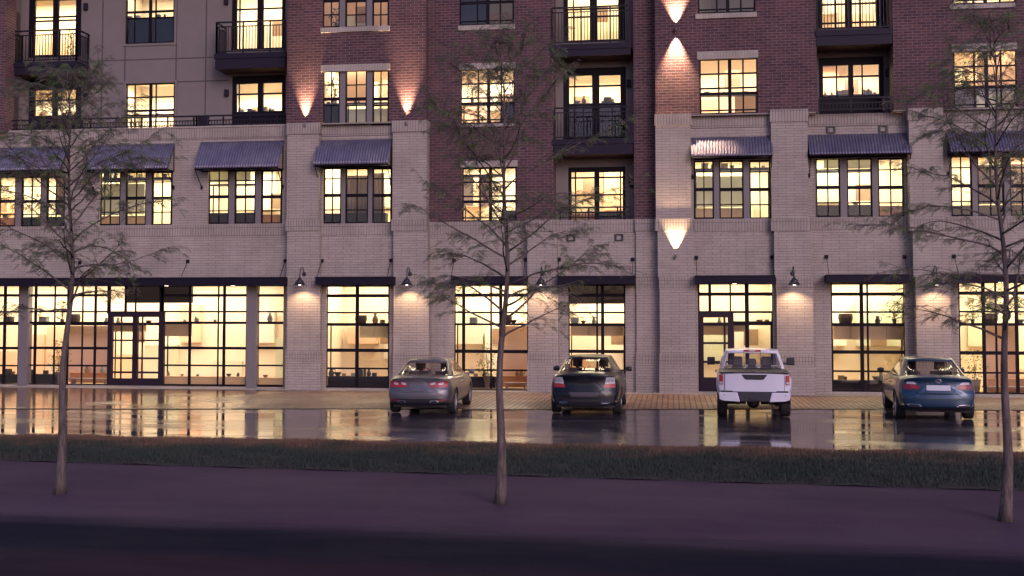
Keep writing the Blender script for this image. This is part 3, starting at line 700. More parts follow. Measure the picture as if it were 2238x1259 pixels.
def shelf(px0, px1, py, Y, th, dep, where, floor, items=(), panel=None, pmat='tan'):
    """a board on two standards, with a closed panel under part of it"""
    x0, x1 = X(px0, Y, py), X(px1, Y, py); z = P((px0 + px1) / 2, py, Y)[1]
    root = empty('shelf_unit', ((x0 + x1) / 2, Y, floor), 'dark shelf unit ' + where, 'shelf')
    MB().box(x0, x1, Y, Y + dep, z - th, z).build('shelf_board', M['darkwood'], root)
    for xx in (x0 + .02, x1 - .02): MB().box(xx - .02, xx + .02, Y + dep - .05, Y + dep - .01, floor, z - th).build('upright', M['darkwood'], root)
    if panel:
        a, b, zl = X(panel[0], Y, py), X(panel[1], Y, py), P(panel[0], panel[2], Y)[1]
        n = max(1, int(round((b - a) / .6))); w = (b - a) / n
        for i in range(n): MB().box(a + w * i + .006, a + w * (i + 1) - .006, Y + .03, Y + dep - .06, zl, z - th - .002).build('cabinet_door', M[pmat], root)
    for it in items:
        kind, px, h = it[:3]; put(kind, px, py, Y + dep * .45, h, 'on the shelf ' + where, it[3] if len(it) > 3 else None, zz=z)
    return root
def cabinet(px0, px1, ytop, Y, dep, where, floor, mat='darkwood', items=()):
    x0, x1 = X(px0, Y, ytop), X(px1, Y, ytop); z = P((px0 + px1) / 2, ytop, Y)[1]
    root = empty('low_cabinet', ((x0 + x1) / 2, Y, floor), 'low %s cabinet %s' % ('dark' if mat == 'darkwood' else 'orange' if mat == 'orange' else 'pale', where.replace('at the foot of', 'in')), 'cabinet')
    MB().box(x0, x1, Y + .02, Y + dep, floor, z - .04).build('carcass', M[mat], root); MB().box(x0 - .01, x1 + .01, Y, Y + dep, z - .04, z).build('top', M[mat], root)
    n = max(1, int(round((x1 - x0) / .55))); w = (x1 - x0) / n
    for i in range(n): MB().box(x0 + w * i + .01, x0 + w * (i + 1) - .01, Y + .002, Y + .02, floor + .05, z - .06).build('cabinet_door', M[mat], root)
    for it in items: put(it[0], it[1], ytop, Y + dep * .5, it[2], 'on the cabinet ' + where, it[3] if len(it) > 3 else None, zz=z)
    return root
M['foliage'] = leafmat_in = None
def plantmat():
    m, nt, b = nodes('house_plant_leaf'); geo = N(nt, 'ShaderNodeNewGeometry'); out = nt.nodes['Material Output']
    rp = N(nt, 'ShaderNodeValToRGB'); e = rp.color_ramp.elements; e[0].color = (.05, .09, .02, 1); e[1].color = (.17, .24, .05, 1); L(nt, geo.outputs['Random Per Island'], rp.inputs[0]); L(nt, rp.outputs[0], b.inputs['Base Color'])
    tl = N(nt, 'ShaderNodeBsdfTranslucent'); L(nt, rp.outputs[0], tl.inputs[0]); mx = N(nt, 'ShaderNodeMixShader'); mx.inputs[0].default_value = .45
    L(nt, b.outputs[0], mx.inputs[1]); L(nt, tl.outputs[0], mx.inputs[2]); L(nt, mx.outputs[0], out.inputs[0]); return m
M['foliage'] = plantmat(); M['pot'] = plain('plant_pot', (.10, .075, .06), .6, var=.2)
def plant(px, py, Y, hpot, h, rad, label, zz=None, n=140):
    x, z = P(px, py, Y); z = z if zz is None else zz
    root = empty('potted_plant', (x, Y, z), label, 'plant')
    MB().lathe([(0, 0), (hpot * .38, 0), (hpot * .5, hpot), (hpot * .43, hpot), (hpot * .4, hpot * .85), (0, hpot * .85)], (x, Y, z), 16).build('pot', M['pot'], root, smooth=True, autosmooth=40)
    s = MB(); f = MB()
    for i in range(9):
        a = ri.uniform(0, 6.28); t = Vector((x + cos(a) * rad * .5 * ri.random(), Y + sin(a) * rad * .35 * ri.random(), z + hpot + h * ri.uniform(.6, 1)))
        s.tube([(x, Y, z + hpot * .8), ((x + t.x) / 2 + .02, (Y + t.y) / 2, z + hpot + (t.z - z - hpot) * .55), t], [.012, .008, .004], 5)
    for i in range(n):
        u = ri.random(); a = ri.uniform(0, 6.28); q = sqrt(ri.random()); rr_ = rad * (.45 + .75 * sin(pi * min(1, u * .95 + .08)))
        p = Vector((x + cos(a) * rr_ * q, Y + sin(a) * rr_ * q * .7, z + hpot + h * u)); d = Vector((cos(a), sin(a) * .7, ri.uniform(-.8, .6))).normalized()
        s_ = ri.uniform(.07, .14); sd = d.cross(Vector((ri.gauss(0, .3), ri.gauss(0, .3), 1))).normalized() * s_ * .28
        f.add([p, p + d * s_ * .45 + sd, p + d * s_, p + d * s_ * .45 - sd], [(0, 1, 2, 3)])
    s.build('stem', M['bark'] if 'bark' in M else M['tan'], root, smooth=True); f.build('foliage', M['foliage'], root, recalc=False)
    return root
def partition(px0, px1, ytop, ybot, Y, mat, th=.08):
    x0, x1, z0, z1 = R4((px0, ytop, px1, ybot), Y)
    return MB().box(x0, x1, Y, Y + th, z0, z1).build('room_partition', M[mat], BLD)
def curtain(px0, px1, ytop, ybot, Y, label, mat='curtain'):
    x0, x1, z0, z1 = R4((px0, ytop, px1, ybot), Y); n = int((x1 - x0) / .015) + 2; vs = []; fs = []
    for i in range(n):
        x = x0 + (x1 - x0) * i / (n - 1); w = .035 * sin((x - x0) * 2 * pi / .13) + .012 * sin((x - x0) * 37)
        vs += [(x, Y + w, z0), (x, Y + w * .8, z1)]
    for i in range(n - 1): fs.append((2 * i, 2 * i + 2, 2 * i + 3, 2 * i + 1))
    root = empty('curtain', ((x0 + x1) / 2, Y, z0), label, 'curtain')
    o = MB().add(vs, fs).build('drape', M[mat], root, smooth=True); s = o.modifiers.new('s', 'SOLIDIFY'); s.thickness = .006
    MB().tube([(x0 - .05, Y, z1 + .01), (x1 + .05, Y, z1 + .01)], .014, 8).build('curtain_rail', M['steel'], root)
GF = .05
# ---- ground floor
shelf(716, 849, 707, .55, .09, .40, 'in the shop window between the two lit pilasters', GF, [('basket', 789, .30, 'item'), ('vase', 820, .36, 'item2'), ('box', 836, .14, 'item2')], (785, 849, 738), 'tan2')
cabinet(716, 848, 823, .45, .45, 'at the foot of the shop window between the two lit pilasters', GF, 'darkwood', [('jug', 724, .30), ('bowl', 738, .14), ('box', 752, .10), ('box', 772, .12)] + [('book', 786 + 3 * i, .27) for i in range(5)] + [('vase', 806, .26), ('box', 818, .13)])
shelf(995, 1152, 707, .65, .07, .40, 'in the shop window crossed by the middle tree', GF, [('box', 1035, .22, 'item3'), ('basket', 1105, .32, 'item'), ('bowl', 1122, .13, 'item')])
partition(1095, 1156, 712, 852, 1.6, 'wall_peach')
cabinet(1010, 1082, 824, .6, .4, 'at the foot of the shop window crossed by the middle tree', GF, 'darkwood', [('box', 1022, .1), ('box', 1040, .12), ('jug', 1058, .2)])
plant(1066, 848, .75, .42, 1.15, .36, 'tall potted plant in the shop window crossed by the middle tree', zz=GF, n=240)
cabinet(1098, 1152, 822, 1.2, .3, 'against the peach wall in the shop window crossed by the middle tree', GF, 'orange', [('jug', 1140, .24, 'item2'), ('vase', 1130, .2, 'item2')])
shelf(1246, 1364, 707, .65, .09, .40, 'in the dark topped shop window', GF, [('basket', 1256, .22, 'item3'), ('jug', 1298, .22, 'item3'), ('bowl', 1275, .10)], (1246, 1364, 734), 'tan')
cabinet(1246, 1364, 826, .6, .4, 'at the foot of the dark topped shop window', GF)
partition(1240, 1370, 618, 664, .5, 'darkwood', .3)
shelf(1603, 1688, 706, .5, .08, .40, 'right of the single shop door', GF, [('bowl', 1660, .12, 'orange'), ('box', 1676, .12, 'orange')], (1603, 1634, 725), 'tan')
shelf(1532, 1598, 707, 1.0, .08, .40, 'behind the glass of the single shop door', GF, [('jug', 1572, .2, 'item3')], (1532, 1598, 732), 'tan')
shelf(1821, 1976, 707, .65, .09, .40, 'in the tall shop window between pickup and blue sedan', GF, [('basket', 1848, .34, 'item'), ('jug', 1918, .26, 'item')], (1821, 1976, 742), 'tan')
plant(1955, 707, .85, .16, .62, .42, 'bushy potted plant on the shelf between the pickup and the blue sedan', n=260, zz=P(1898, 707, .65)[1])
cabinet(1821, 1976, 832, .5, .45, 'at the foot of the tall shop window between pickup and blue sedan', GF, 'darkwood', [('box', 1838, .16), ('box', 1846, .12), ('bowl', 1915, .14, 'item3'), ('jug', 1925, .26, 'item3')])
shelf(2100, 2300, 707, .6, .08, .40, 'in the shop window behind the right hand tree', GF, [('basket', 2165, .34, 'item'), ('bowl', 2230, .14)])
partition(2152, 2226, 712, 860, 1.5, 'wall_peach')
plant(2126, 707, .8, .14, .62, .22, 'small potted plant on the shelf behind the right hand tree', zz=P(2200, 707, .6)[1], n=120)
plant(2130, 850, .9, .42, 1.05, .40, 'tall potted plant standing in the shop window behind the right hand tree', zz=GF, n=240)
cabinet(2160, 2300, 828, 1.05, .3, 'against the peach wall behind the right hand tree', GF, 'orange', [('jug', 2180, .24, 'item2'), ('vase', 2196, .24, 'item2')])
# long left shop
shelf(-60, 236, 707, .7, .07, .40, 'left of the double door', GF, [('basket', 20, .26), ('box', 96, .26, 'item3'), ('basket', 160, .36, 'item'), ('jug', 232, .22, 'item3')])
shelf(357, 620, 703, .7, .09, .40, 'right of the double door', GF, [('vase', 428, .2, 'item3'), ('jug', 432, .14), ('bowl', 470, .08), ('box', 404, .08), ('vase', 590, .32, 'item3')], (357, 412, 735), 'tan')
shelf(242, 352, 707, 1.3, .07, .40, 'behind the double door glass', GF, [('jug', 258, .22, 'item3'), ('bowl', 325, .12)], (242, 312, 725), 'tan')
partition(148, 238, 712, 845, 1.7, 'wall_peach')
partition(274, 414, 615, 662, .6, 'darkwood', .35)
plant(128, 836, .8, .42, 1.25, .36, 'tall potted plant in the left shop window behind the left tree', zz=GF, n=260)
plant(136, 706, .9, .16, .7, .22, 'slim potted plant on the shelf behind the left tree', zz=P(88, 707, .7)[1], n=150)
cabinet(62, 125, 818, .6, .4, 'at the foot of the left shop window before the tree', GF, 'darkwood', [('basket', 70, .16), ('box', 100, .14)])
cabinet(-60, 38, 818, .6, .4, 'at the foot of the leftmost shop window', GF, 'darkwood', [('basket', 18, .2), ('bowl', 28, .1)])
cabinet(356, 536, 823, .6, .4, 'at the foot of the shop window right of the double door', GF, 'tan', [('vase', 368, .18), ('bowl', 398, .07), ('box', 432, .07), ('bowl', 500, .1), ('jug', 520, .14)])
cabinet(564, 620, 826, .6, .4, 'in the narrow shop window beside the first pilaster', GF, 'tan', [('bowl', 580, .1)])
cabinet(152, 236, 815, 1.3, .3, 'against the peach wall left of the double door', GF, 'orange', [('jug', 190, .26, 'item2'), ('vase', 224, .28, 'item3')])
M['bench'] = plain('bench_wood', (.20, .14, .11), .6)
def bench(px0, px1, py, Y, label):
    x0, x1 = X(px0, Y, py), X(px1, Y, py); z = P(px0, py, Y)[1]; r = empty('bench', ((x0 + x1) / 2, Y, GF), label, 'bench')
    MB().box(x0, x1, Y, Y + .35, z - .05, z).build('seat', M['bench'], r)
    for xx in (x0 + .1, x1 - .1): MB().box(xx - .025, xx + .025, Y + .02, Y + .33, GF, z - .05).build('leg', M['bench'], r)
bench(150, 234, 827, .5, 'low wooden bench inside the shop window left of the double door'); bench(1100, 1152, 836, .5, 'low wooden bench inside the shop window crossed by the middle tree'); bench(2152, 2290, 845, .5, 'low wooden bench inside the shop window behind the right hand tree')
# ---- second storey
F2 = 5.35
cabinet(457, 560, 465, .5, .4, 'in the window left of the first brick pilaster', F2); cabinet(562, 618, 469, .5, .4, 'in the right sash beside the first brick pilaster', F2, 'orange')
cabinet(46, 142, 474, .5, .4, 'in the leftmost second storey window', F2, 'darkwood', [('jug', 100, .16)]); cabinet(-40, 38, 476, .5, .4, 'in the leftmost window of the second storey, cut by the edge', F2, 'orange', [('box', 12, .14)])
shelf(218, 376, 388, .9, .10, .40, 'high in the window of pale green panes', F2, [('box', 235, .2), ('jug', 252, .2), ('box', 288, .1), ('vase', 283, .2), ('book', 306, .2), ('book', 312, .2), ('book', 345, .2), ('box', 360, .14)])
partition(221, 268, 402, 470, 1.4, 'wall_mint'); partition(278, 316, 402, 468, 1.5, 'wall_mint')
cabinet(220, 320, 472, 1.0, .4, 'under the pale green wall', F2, 'tan')
partition(458, 500, 374, 398, 1.3, 'wall_mint'); partition(512, 548, 374, 396, 1.3, 'wall_mint')
shelf(457, 560, 402, 1.2, .05, .4, 'high in the window left of the first brick pilaster', F2)
cabinet(709, 842, 466, .45, .4, 'in the window under the mauve awning', F2)
curtain(758, 803, 385, 468, .7, 'brown curtain in the middle sash under the mauve awning'); curtain(818, 840, 380, 466, .8, 'brown curtain in the right sash under the mauve awning')
plant(836, 470, 1.0, .2, .7, .25, 'potted plant behind the curtain under the mauve awning', n=120, zz=P(780, 466, .45)[1])
curtain(122, 144, 380, 470, .7, 'brown curtain behind the leaves of the left tree')
shelf(1520, 1682, 367, .9, .10, .4, 'high in the window above the single shop door', F2, [('box', 1540, .2, 'item2'), ('jug', 1556, .16, 'item2'), ('box', 1584, .18, 'item2'), ('bowl', 1600, .1), ('box', 1650, .06), ('book', 1576, .2), ('bowl', 1668, .08)])
partition(1522, 1560, 385, 452, 1.4, 'wall_mint'); partition(1574, 1625, 385, 452, 1.5, 'wall_mint'); cabinet(1520, 1626, 455, 1.1, .4, 'under the pale green wall above the single shop door', F2, 'tan')
cabinet(1786, 1908, 448, .45, .4, 'in the window under the wide awning with vents', F2, 'darkwood', [('bowl', 1870, .12, 'tan')]); cabinet(1918, 1976, 450, .45, .4, 'in the right sash under the wide awning with vents', F2, 'orange')
partition(1800, 1836, 348, 368, 1.3, 'wall_mint'); partition(1852, 1905, 346, 368, 1.3, 'wall_mint'); shelf(1786, 1908, 372, 1.2, .05, .4, 'high in the window under the wide awning with vents', F2)
cabinet(2080, 2300, 448, .45, .4, 'in the window behind the right hand tree crown', F2)
curtain(2138, 2196, 362, 446, .7, 'brown curtain in the middle sash behind the right hand tree crown'); curtain(2210, 2290, 360, 446, .7, 'brown curtain in the right sash behind the right hand tree crown', 'curtain_pale')
partition(1013, 1034, 388, 450, .9, 'curtain_pale'); partition(1046, 1074, 388, 452, 1.0, 'wall_peach'); cabinet(1095, 1128, 460, .5, .4, 'in the set back brick window under the middle crown', F2); shelf(1012, 1100, 381, .7, .08, .4, 'high in the set back brick window under the middle crown', F2)
cabinet(1249, 1299, 467, 1.4, .4, 'behind the juliet door, left leaf', ZC2 - .2, 'orange', [('jug', 1285, .16)]); cabinet(1304, 1360, 465, 1.4, .4, 'behind the juliet door, right leaf', ZC2 - .2)
# ---- third storey
F3_ = CORN + .01
cabinet(708, 743, 226, .3, .4, 'in the left sash of the red brick window between uplights', F3_, 'darkwood', [('box', 718, .1), ('jug', 730, .12)])
plant(731, 225, .7, .2, .8, .28, 'potted plant in the red brick window between uplights', zz=P(725, 226, .3)[1], n=160)
partition(756, 800, 150, 226, 1.3, 'wall_peach'); shelf(754, 846, 224, .5, .05, .4, 'low in the red brick window between uplights', F3_, [('jug', 776, .14, 'item'), ('vase', 784, .12, 'item')])
partition(756, 848, 238, 275, .9, 'wall_mint')
cabinet(1094, 1125, 222, .5, .5, 'in the right corner of the set back brick window', 9.05); plant(1032, 222, .8, .15, .5, .2, 'small green plant in the set back brick window', n=110, zz=P(1060, 224, .8)[1]); shelf(1008, 1092, 224, .6, .05, .5, 'across the set back brick window', 9.05)
shelf(1531, 1655, 204, .5, .05, .4, 'across the brick window right of the two way light', F3_, [('bowl', 1545, .1), ('jug', 1582, .1), ('bowl', 1630, .08)]); partition(1606, 1655, 205, 245, 1.2, 'tan')
partition(2135, 2222, 112, 190, 1.4, 'wall_peach'); cabinet(2088, 2222, 187, .4, .4, 'in the brick window behind the top of the right hand tree', F3_, 'darkwood', [('bowl', 2110, .1)])
plant(2112, 186, .7, .2, .75, .32, 'potted plant in the brick window behind the top of the right hand tree', n=170, zz=P(2150, 187, .4)[1]); partition(2135, 2222, 200, 245, .35, 'wall_mint', .03)
cabinet(76, 166, 252, 1.7, .4, 'behind the terrace door at the left end', 9.05, 'darkwood', [('bowl', 140, .12), ('box', 90, .1)]); plant(152, 252, 1.85, .15, .7, .22, 'potted plant behind the terrace door at the left end', n=110, zz=P(120, 252, 1.7)[1])
cabinet(512, 620, 243, 1.7, .4, 'behind the terrace door beside the red brick corner', 9.05, 'darkwood', [('box', 530, .12), ('jug', 524, .2), ('box', 546, .14), ('bowl', 555, .08)] + [('book', 574 + 3 * i, .2) for i in range(4)] + [('box', 596, .1), ('vase', 590, .18)])
shelf(277, 381, 250, 1.8, .06, .4, 'across the window above the terrace rail', 9.05, [('bowl', 300, .08), ('jug', 345, .1)])
cabinet(1243, 1356, 225, 1.6, .4, 'behind the middle balcony door', 9.0, 'darkwood', [('vase', 1276, .3, 'item2'), ('bowl', 1262, .12), ('basket', 1328, .22), ('jug', 1340, .16), ('box', 1318, .1)])
cabinet(1798, 1922, 206, 1.2, .4, 'behind the balcony door under the right hand balcony', CORN - .28, 'darkwood', [('jug', 1803, .14), ('vase', 1818, .14), ('box', 1834, .16), ('box', 1846, .18)] + [('book', 1888 + 3 * i, .18) for i in range(5)] + [('box', 1912, .08), ('vase', 1904, .16)])
# ---- top storey
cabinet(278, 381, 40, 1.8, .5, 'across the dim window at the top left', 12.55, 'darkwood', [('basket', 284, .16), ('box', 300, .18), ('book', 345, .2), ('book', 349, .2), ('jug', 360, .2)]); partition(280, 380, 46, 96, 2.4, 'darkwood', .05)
plant(735, 60, .8, .15, .55, .22, 'green plant in the top red brick window', n=110, zz=P(730, 60, .8)[1]); plant(2110, 10, .8, .15, .5, .3, 'green plant in the top right brick window', n=110, zz=P(2110, 12, .8)[1])
plant(158, 110, 2.0, .3, 1.1, .28, 'tall green plant behind the upper left balcony door', n=200, zz=12.55)
partition(1007, 1062, -80, 55, .6, 'darkwood', .04)
# ================================================================== GROUND
def sheet(name, pts, z, mat, kind='structure', t=0):
    m = MB(); n = len(pts)
    m.add([(p[0], p[1], z) for p in pts], [tuple(range(n))])
    if t:
        b = len(m.v); m.add([(p[0], p[1], z - t) for p in pts], [])
        for i in range(n): m.f.append((i, (i + 1) % n, b + (i + 1) % n, b + i)); m.m.append(0)
    return tag(m.build(name, mat), kind=kind)
def asphalt(name, c0, c1, r0, r1, wet_scale=(.25, .8), bump=.15, p0=.35, p1=.65, rip=.0, spec=.5, grain=120):
    m, nt, b = nodes(name); tc = N(nt, 'ShaderNodeTexCoord')
    mp = N(nt, 'ShaderNodeMapping'); mp.inputs['Scale'].default_value = (wet_scale[0], wet_scale[1], 1); L(nt, tc.outputs['Object'], mp.inputs[0])
    no = N(nt, 'ShaderNodeTexNoise', Scale=1.0, Detail=5.0, Roughness=.6); L(nt, mp.outputs[0], no.inputs['Vector'])
    rp = N(nt, 'ShaderNodeMapRange'); rp.inputs[1].default_value = p0; rp.inputs[2].default_value = p1; rp.inputs[3].default_value = r0; rp.inputs[4].default_value = r1
    L(nt, no.outputs['Fac'], rp.inputs[0]); L(nt, rp.outputs[0], b.inputs['Roughness'])
    n2 = N(nt, 'ShaderNodeTexNoise', Scale=grain, Detail=3.0); L(nt, tc.outputs['Object'], n2.inputs['Vector'])
    n3 = N(nt, "ShaderNodeTexNoise", Scale=.3, Detail=7.0, Roughness=.62); L(nt, tc.outputs['Object'], n3.inputs['Vector'])
    ad = N(nt, 'ShaderNodeMath', operation='MULTIPLY_ADD'); L(nt, n2.outputs['Fac'], ad.inputs[0]); ad.inputs[1].default_value = .4; L(nt, n3.outputs['Fac'], ad.inputs[2])
    a2 = N(nt, 'ShaderNodeMath', operation='SUBTRACT'); L(nt, ad.outputs[0], a2.inputs[0]); a2.inputs[1].default_value = .2
    mx = N(nt, 'ShaderNodeMix', data_type='RGBA'); mx.inputs[6].default_value = c4(c0); mx.inputs[7].default_value = c4(c1); L(nt, a2.outputs[0], mx.inputs[0]); L(nt, mx.outputs[2], b.inputs['Base Color'])
    b.inputs['Specular IOR Level'].default_value = spec
    # long shallow ripples of standing water
    m2 = N(nt, 'ShaderNodeMapping'); m2.inputs['Scale'].default_value = (.42, 1.7, 1); L(nt, tc.outputs['Object'], m2.inputs[0])
    n4 = N(nt, 'ShaderNodeTexNoise', Scale=1.0, Detail=3.0); L(nt, m2.outputs[0], n4.inputs['Vector'])
    h = N(nt, 'ShaderNodeMath', operation='MULTIPLY_ADD'); L(nt, n4.outputs['Fac'], h.inputs[0]); h.inputs[1].default_value = rip
    g = N(nt, 'ShaderNodeMath', operation='MULTIPLY'); L(nt, n2.outputs['Fac'], g.inputs[0]); L(nt, rp.outputs[0], g.inputs[1]); L(nt, g.outputs[0], h.inputs[2])
    bp = N(nt, 'ShaderNodeBump', Strength=bump, Distance=.01); L(nt, h.outputs[0], bp.inputs['Height']); L(nt, bp.outputs[0], b.inputs['Normal'])
    return m
M['road'] = asphalt('road_asphalt', (.042, .019, .038), (.112, .066, .092), .78, .95, bump=.5, spec=.12, grain=45)
def road_vignette(m):
    # vignette darkening painted into the road colour: navy band, then reddish strip, frayed edges
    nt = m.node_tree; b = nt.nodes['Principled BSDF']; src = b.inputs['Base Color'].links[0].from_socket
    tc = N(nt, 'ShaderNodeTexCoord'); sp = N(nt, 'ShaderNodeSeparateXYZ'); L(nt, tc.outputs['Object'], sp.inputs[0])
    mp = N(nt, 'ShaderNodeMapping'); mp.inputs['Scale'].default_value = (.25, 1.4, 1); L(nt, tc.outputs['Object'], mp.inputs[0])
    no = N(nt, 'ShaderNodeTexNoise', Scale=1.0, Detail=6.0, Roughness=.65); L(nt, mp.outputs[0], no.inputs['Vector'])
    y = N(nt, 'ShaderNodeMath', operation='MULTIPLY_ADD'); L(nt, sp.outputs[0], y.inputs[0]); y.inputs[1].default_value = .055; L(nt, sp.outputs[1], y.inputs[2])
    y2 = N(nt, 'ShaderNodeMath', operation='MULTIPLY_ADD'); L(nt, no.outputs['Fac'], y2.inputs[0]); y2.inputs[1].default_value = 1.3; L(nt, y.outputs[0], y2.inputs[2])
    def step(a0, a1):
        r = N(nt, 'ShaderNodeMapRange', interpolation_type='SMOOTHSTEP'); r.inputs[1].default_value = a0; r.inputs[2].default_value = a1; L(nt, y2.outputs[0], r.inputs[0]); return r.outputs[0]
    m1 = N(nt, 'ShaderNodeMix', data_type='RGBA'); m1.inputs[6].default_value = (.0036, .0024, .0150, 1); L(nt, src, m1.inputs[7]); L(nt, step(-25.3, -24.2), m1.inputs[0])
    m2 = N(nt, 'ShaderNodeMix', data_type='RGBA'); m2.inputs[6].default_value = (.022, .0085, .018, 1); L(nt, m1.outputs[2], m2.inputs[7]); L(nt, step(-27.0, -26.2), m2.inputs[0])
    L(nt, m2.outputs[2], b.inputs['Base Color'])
road_vignette(M['road'])
M['lot'] = asphalt('wet_asphalt', (.045, .036, .045), (.075, .06, .07), .02, .24, (.22, .8), bump=.16, p0=.38, p1=.64, rip=1.7, spec=1.0, grain=60)
def pavers():
    m, nt, b = nodes('brick_pavers'); tc = N(nt, 'ShaderNodeTexCoord')
    bt = N(nt, 'ShaderNodeTexBrick', Scale=1.0); bt.offset = .5
    mp = N(nt, 'ShaderNodeMapping'); mp.inputs['Rotation'].default_value = (0, 0, pi / 2); L(nt, tc.outputs['Object'], mp.inputs[0]); L(nt, mp.outputs[0], bt.inputs['Vector'])
    bt.inputs['Color1'].default_value = (.225, .122, .08, 1); bt.inputs['Color2'].default_value = (.165, .09, .062, 1); bt.inputs['Mortar'].default_value = (.018, .011, .012, 1)
    bt.inputs['Mortar Size'].default_value = .022; bt.inputs['Mortar Smooth'].default_value = .3; bt.inputs['Brick Width'].default_value = 1.1; bt.inputs['Row Height'].default_value = .17
    no = N(nt, 'ShaderNodeTexNoise', Scale=.35, Detail=5.0); L(nt, tc.outputs['Object'], no.inputs['Vector'])
    sp = N(nt, 'ShaderNodeSeparateXYZ'); L(nt, tc.outputs['Object'], sp.inputs[0])
    gx = N(nt, 'ShaderNodeMapRange'); gx.inputs[1].default_value = -18.5; gx.inputs[2].default_value = -9.0; gx.inputs[3].default_value = -.28; gx.inputs[4].default_value = .16; L(nt, sp.outputs[0], gx.inputs[0])
    ad = N(nt, 'ShaderNodeMath', operation='ADD'); L(nt, no.outputs['Fac'], ad.inputs[0]); L(nt, gx.outputs[0], ad.inputs[1])
    rp = N(nt, 'ShaderNodeMapRange'); rp.inputs[1].default_value = .3; rp.inputs[2].default_value = .65; rp.inputs[3].default_value = .10; rp.inputs[4].default_value = .62; L(nt, ad.outputs[0], rp.inputs[0]); L(nt, rp.outputs[0], b.inputs['Roughness'])
    n2 = N(nt, 'ShaderNodeTexNoise', Scale=5.0, Detail=5.0); L(nt, tc.outputs['Object'], n2.inputs['Vector'])
    mr = N(nt, 'ShaderNodeMapRange'); mr.inputs[1].default_value = .3; mr.inputs[2].default_value = .7; mr.inputs[3].default_value = .8; mr.inputs[4].default_value = 1.2; L(nt, n2.outputs['Fac'], mr.inputs[0])
    vm = N(nt, 'ShaderNodeVectorMath', operation='SCALE'); L(nt, bt.outputs['Color'], vm.inputs[0]); L(nt, mr.outputs[0], vm.inputs['Scale']); L(nt, vm.outputs[0], b.inputs['Base Color'])
    iv = N(nt, 'ShaderNodeMath', operation='MULTIPLY_ADD'); L(nt, bt.outputs['Fac'], iv.inputs[0]); iv.inputs[1].default_value = -1; L(nt, n2.outputs['Fac'], iv.inputs[2])
    bp = N(nt, 'ShaderNodeBump', Strength=.22, Distance=.012); L(nt, iv.outputs[0], bp.inputs['Height']); L(nt, bp.outputs[0], b.inputs['Normal'])
    return m
M['pavers'] = pavers()
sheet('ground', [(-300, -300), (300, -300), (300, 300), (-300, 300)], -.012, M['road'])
def line(a, b, x):  # y on the line through the two plan points
    return a[1] + (b[1] - a[1]) * (x - a[0]) / (b[0] - a[0])
e1a, e1b = G(0, 893), G(2238, 895)
xs = [-60 + i * .35 for i in range(260)]
rr = random.Random(3)
edge = []
for x in xs: edge.append((x, line(e1a, e1b, min(max(x, -30), 18)) + .12 * sin(x * .5) + rr.uniform(-.05, .05)))
sheet('parking_lot', [(-60, -17), (31, -17), (31, 0), (-60, 0)], -.006, M['lot'])
sheet('pavement', [(-60, .2)] + edge + [(31, .2)], .0, M['pavers'])
sheet('building_apron', [(-30, -.85), (20, -.85), (20, .1), (-30, .1)], .006, M['concrete'], t=.02)
# dirty rim where the paving ends
m = MB(); pr = None
M['dirt'] = plain('wet_dirt', (.022, .015, .015), .7, var=.4, scale=8, bump=.3)
for (x, y) in edge[::1]:
    if pr and rr.random() < .9:
        w = rr.uniform(.06, .24); m.quad((pr[0], pr[1] - w, .004), (x, y - w * .8, .004), (x, y + .05, .006), (pr[0], pr[1] + .05, .006))
    pr = (x, y)
tag(m.build('dirt_line', M['dirt']), kind='stuff')
# grass verge
v0, v1 = G(0, 956), G(2238, 995); w0, w1 = G(0, 1006), G(2238, 1073)
M['soil'] = plain('verge_soil', (.035, .024, .022), .95, var=.3, scale=4, bump=.4)
vb = []; vf = []
for i in range(161):
    x = -40 + 80 * i / 160; vb.append((x, line(v0, v1, x) + rr.uniform(-.1, .1) + .08 * sin(x * 1.3))); vf.append((x, line(w0, w1, x)))
m = MB(); K = 10; vs = []; fs = []
for i in range(161):
    for k in range(K + 1):
        t = k / K; a, b = vf[i], vb[i]
        vs.append((a[0], a[1] + (b[1] - a[1]) * t, -.004 + .10 * min(1, min(t, 1 - t) * 6) + .02 * sin(i * 1.7 + k * 2.1)))
for i in range(160):
    for k in range(K): q = i * (K + 1) + k; fs.append((q, q + K + 1, q + K + 2, q + 1))
m.add(vs, fs); tag(m.build('verge', M['soil'], smooth=True), kind='structure')
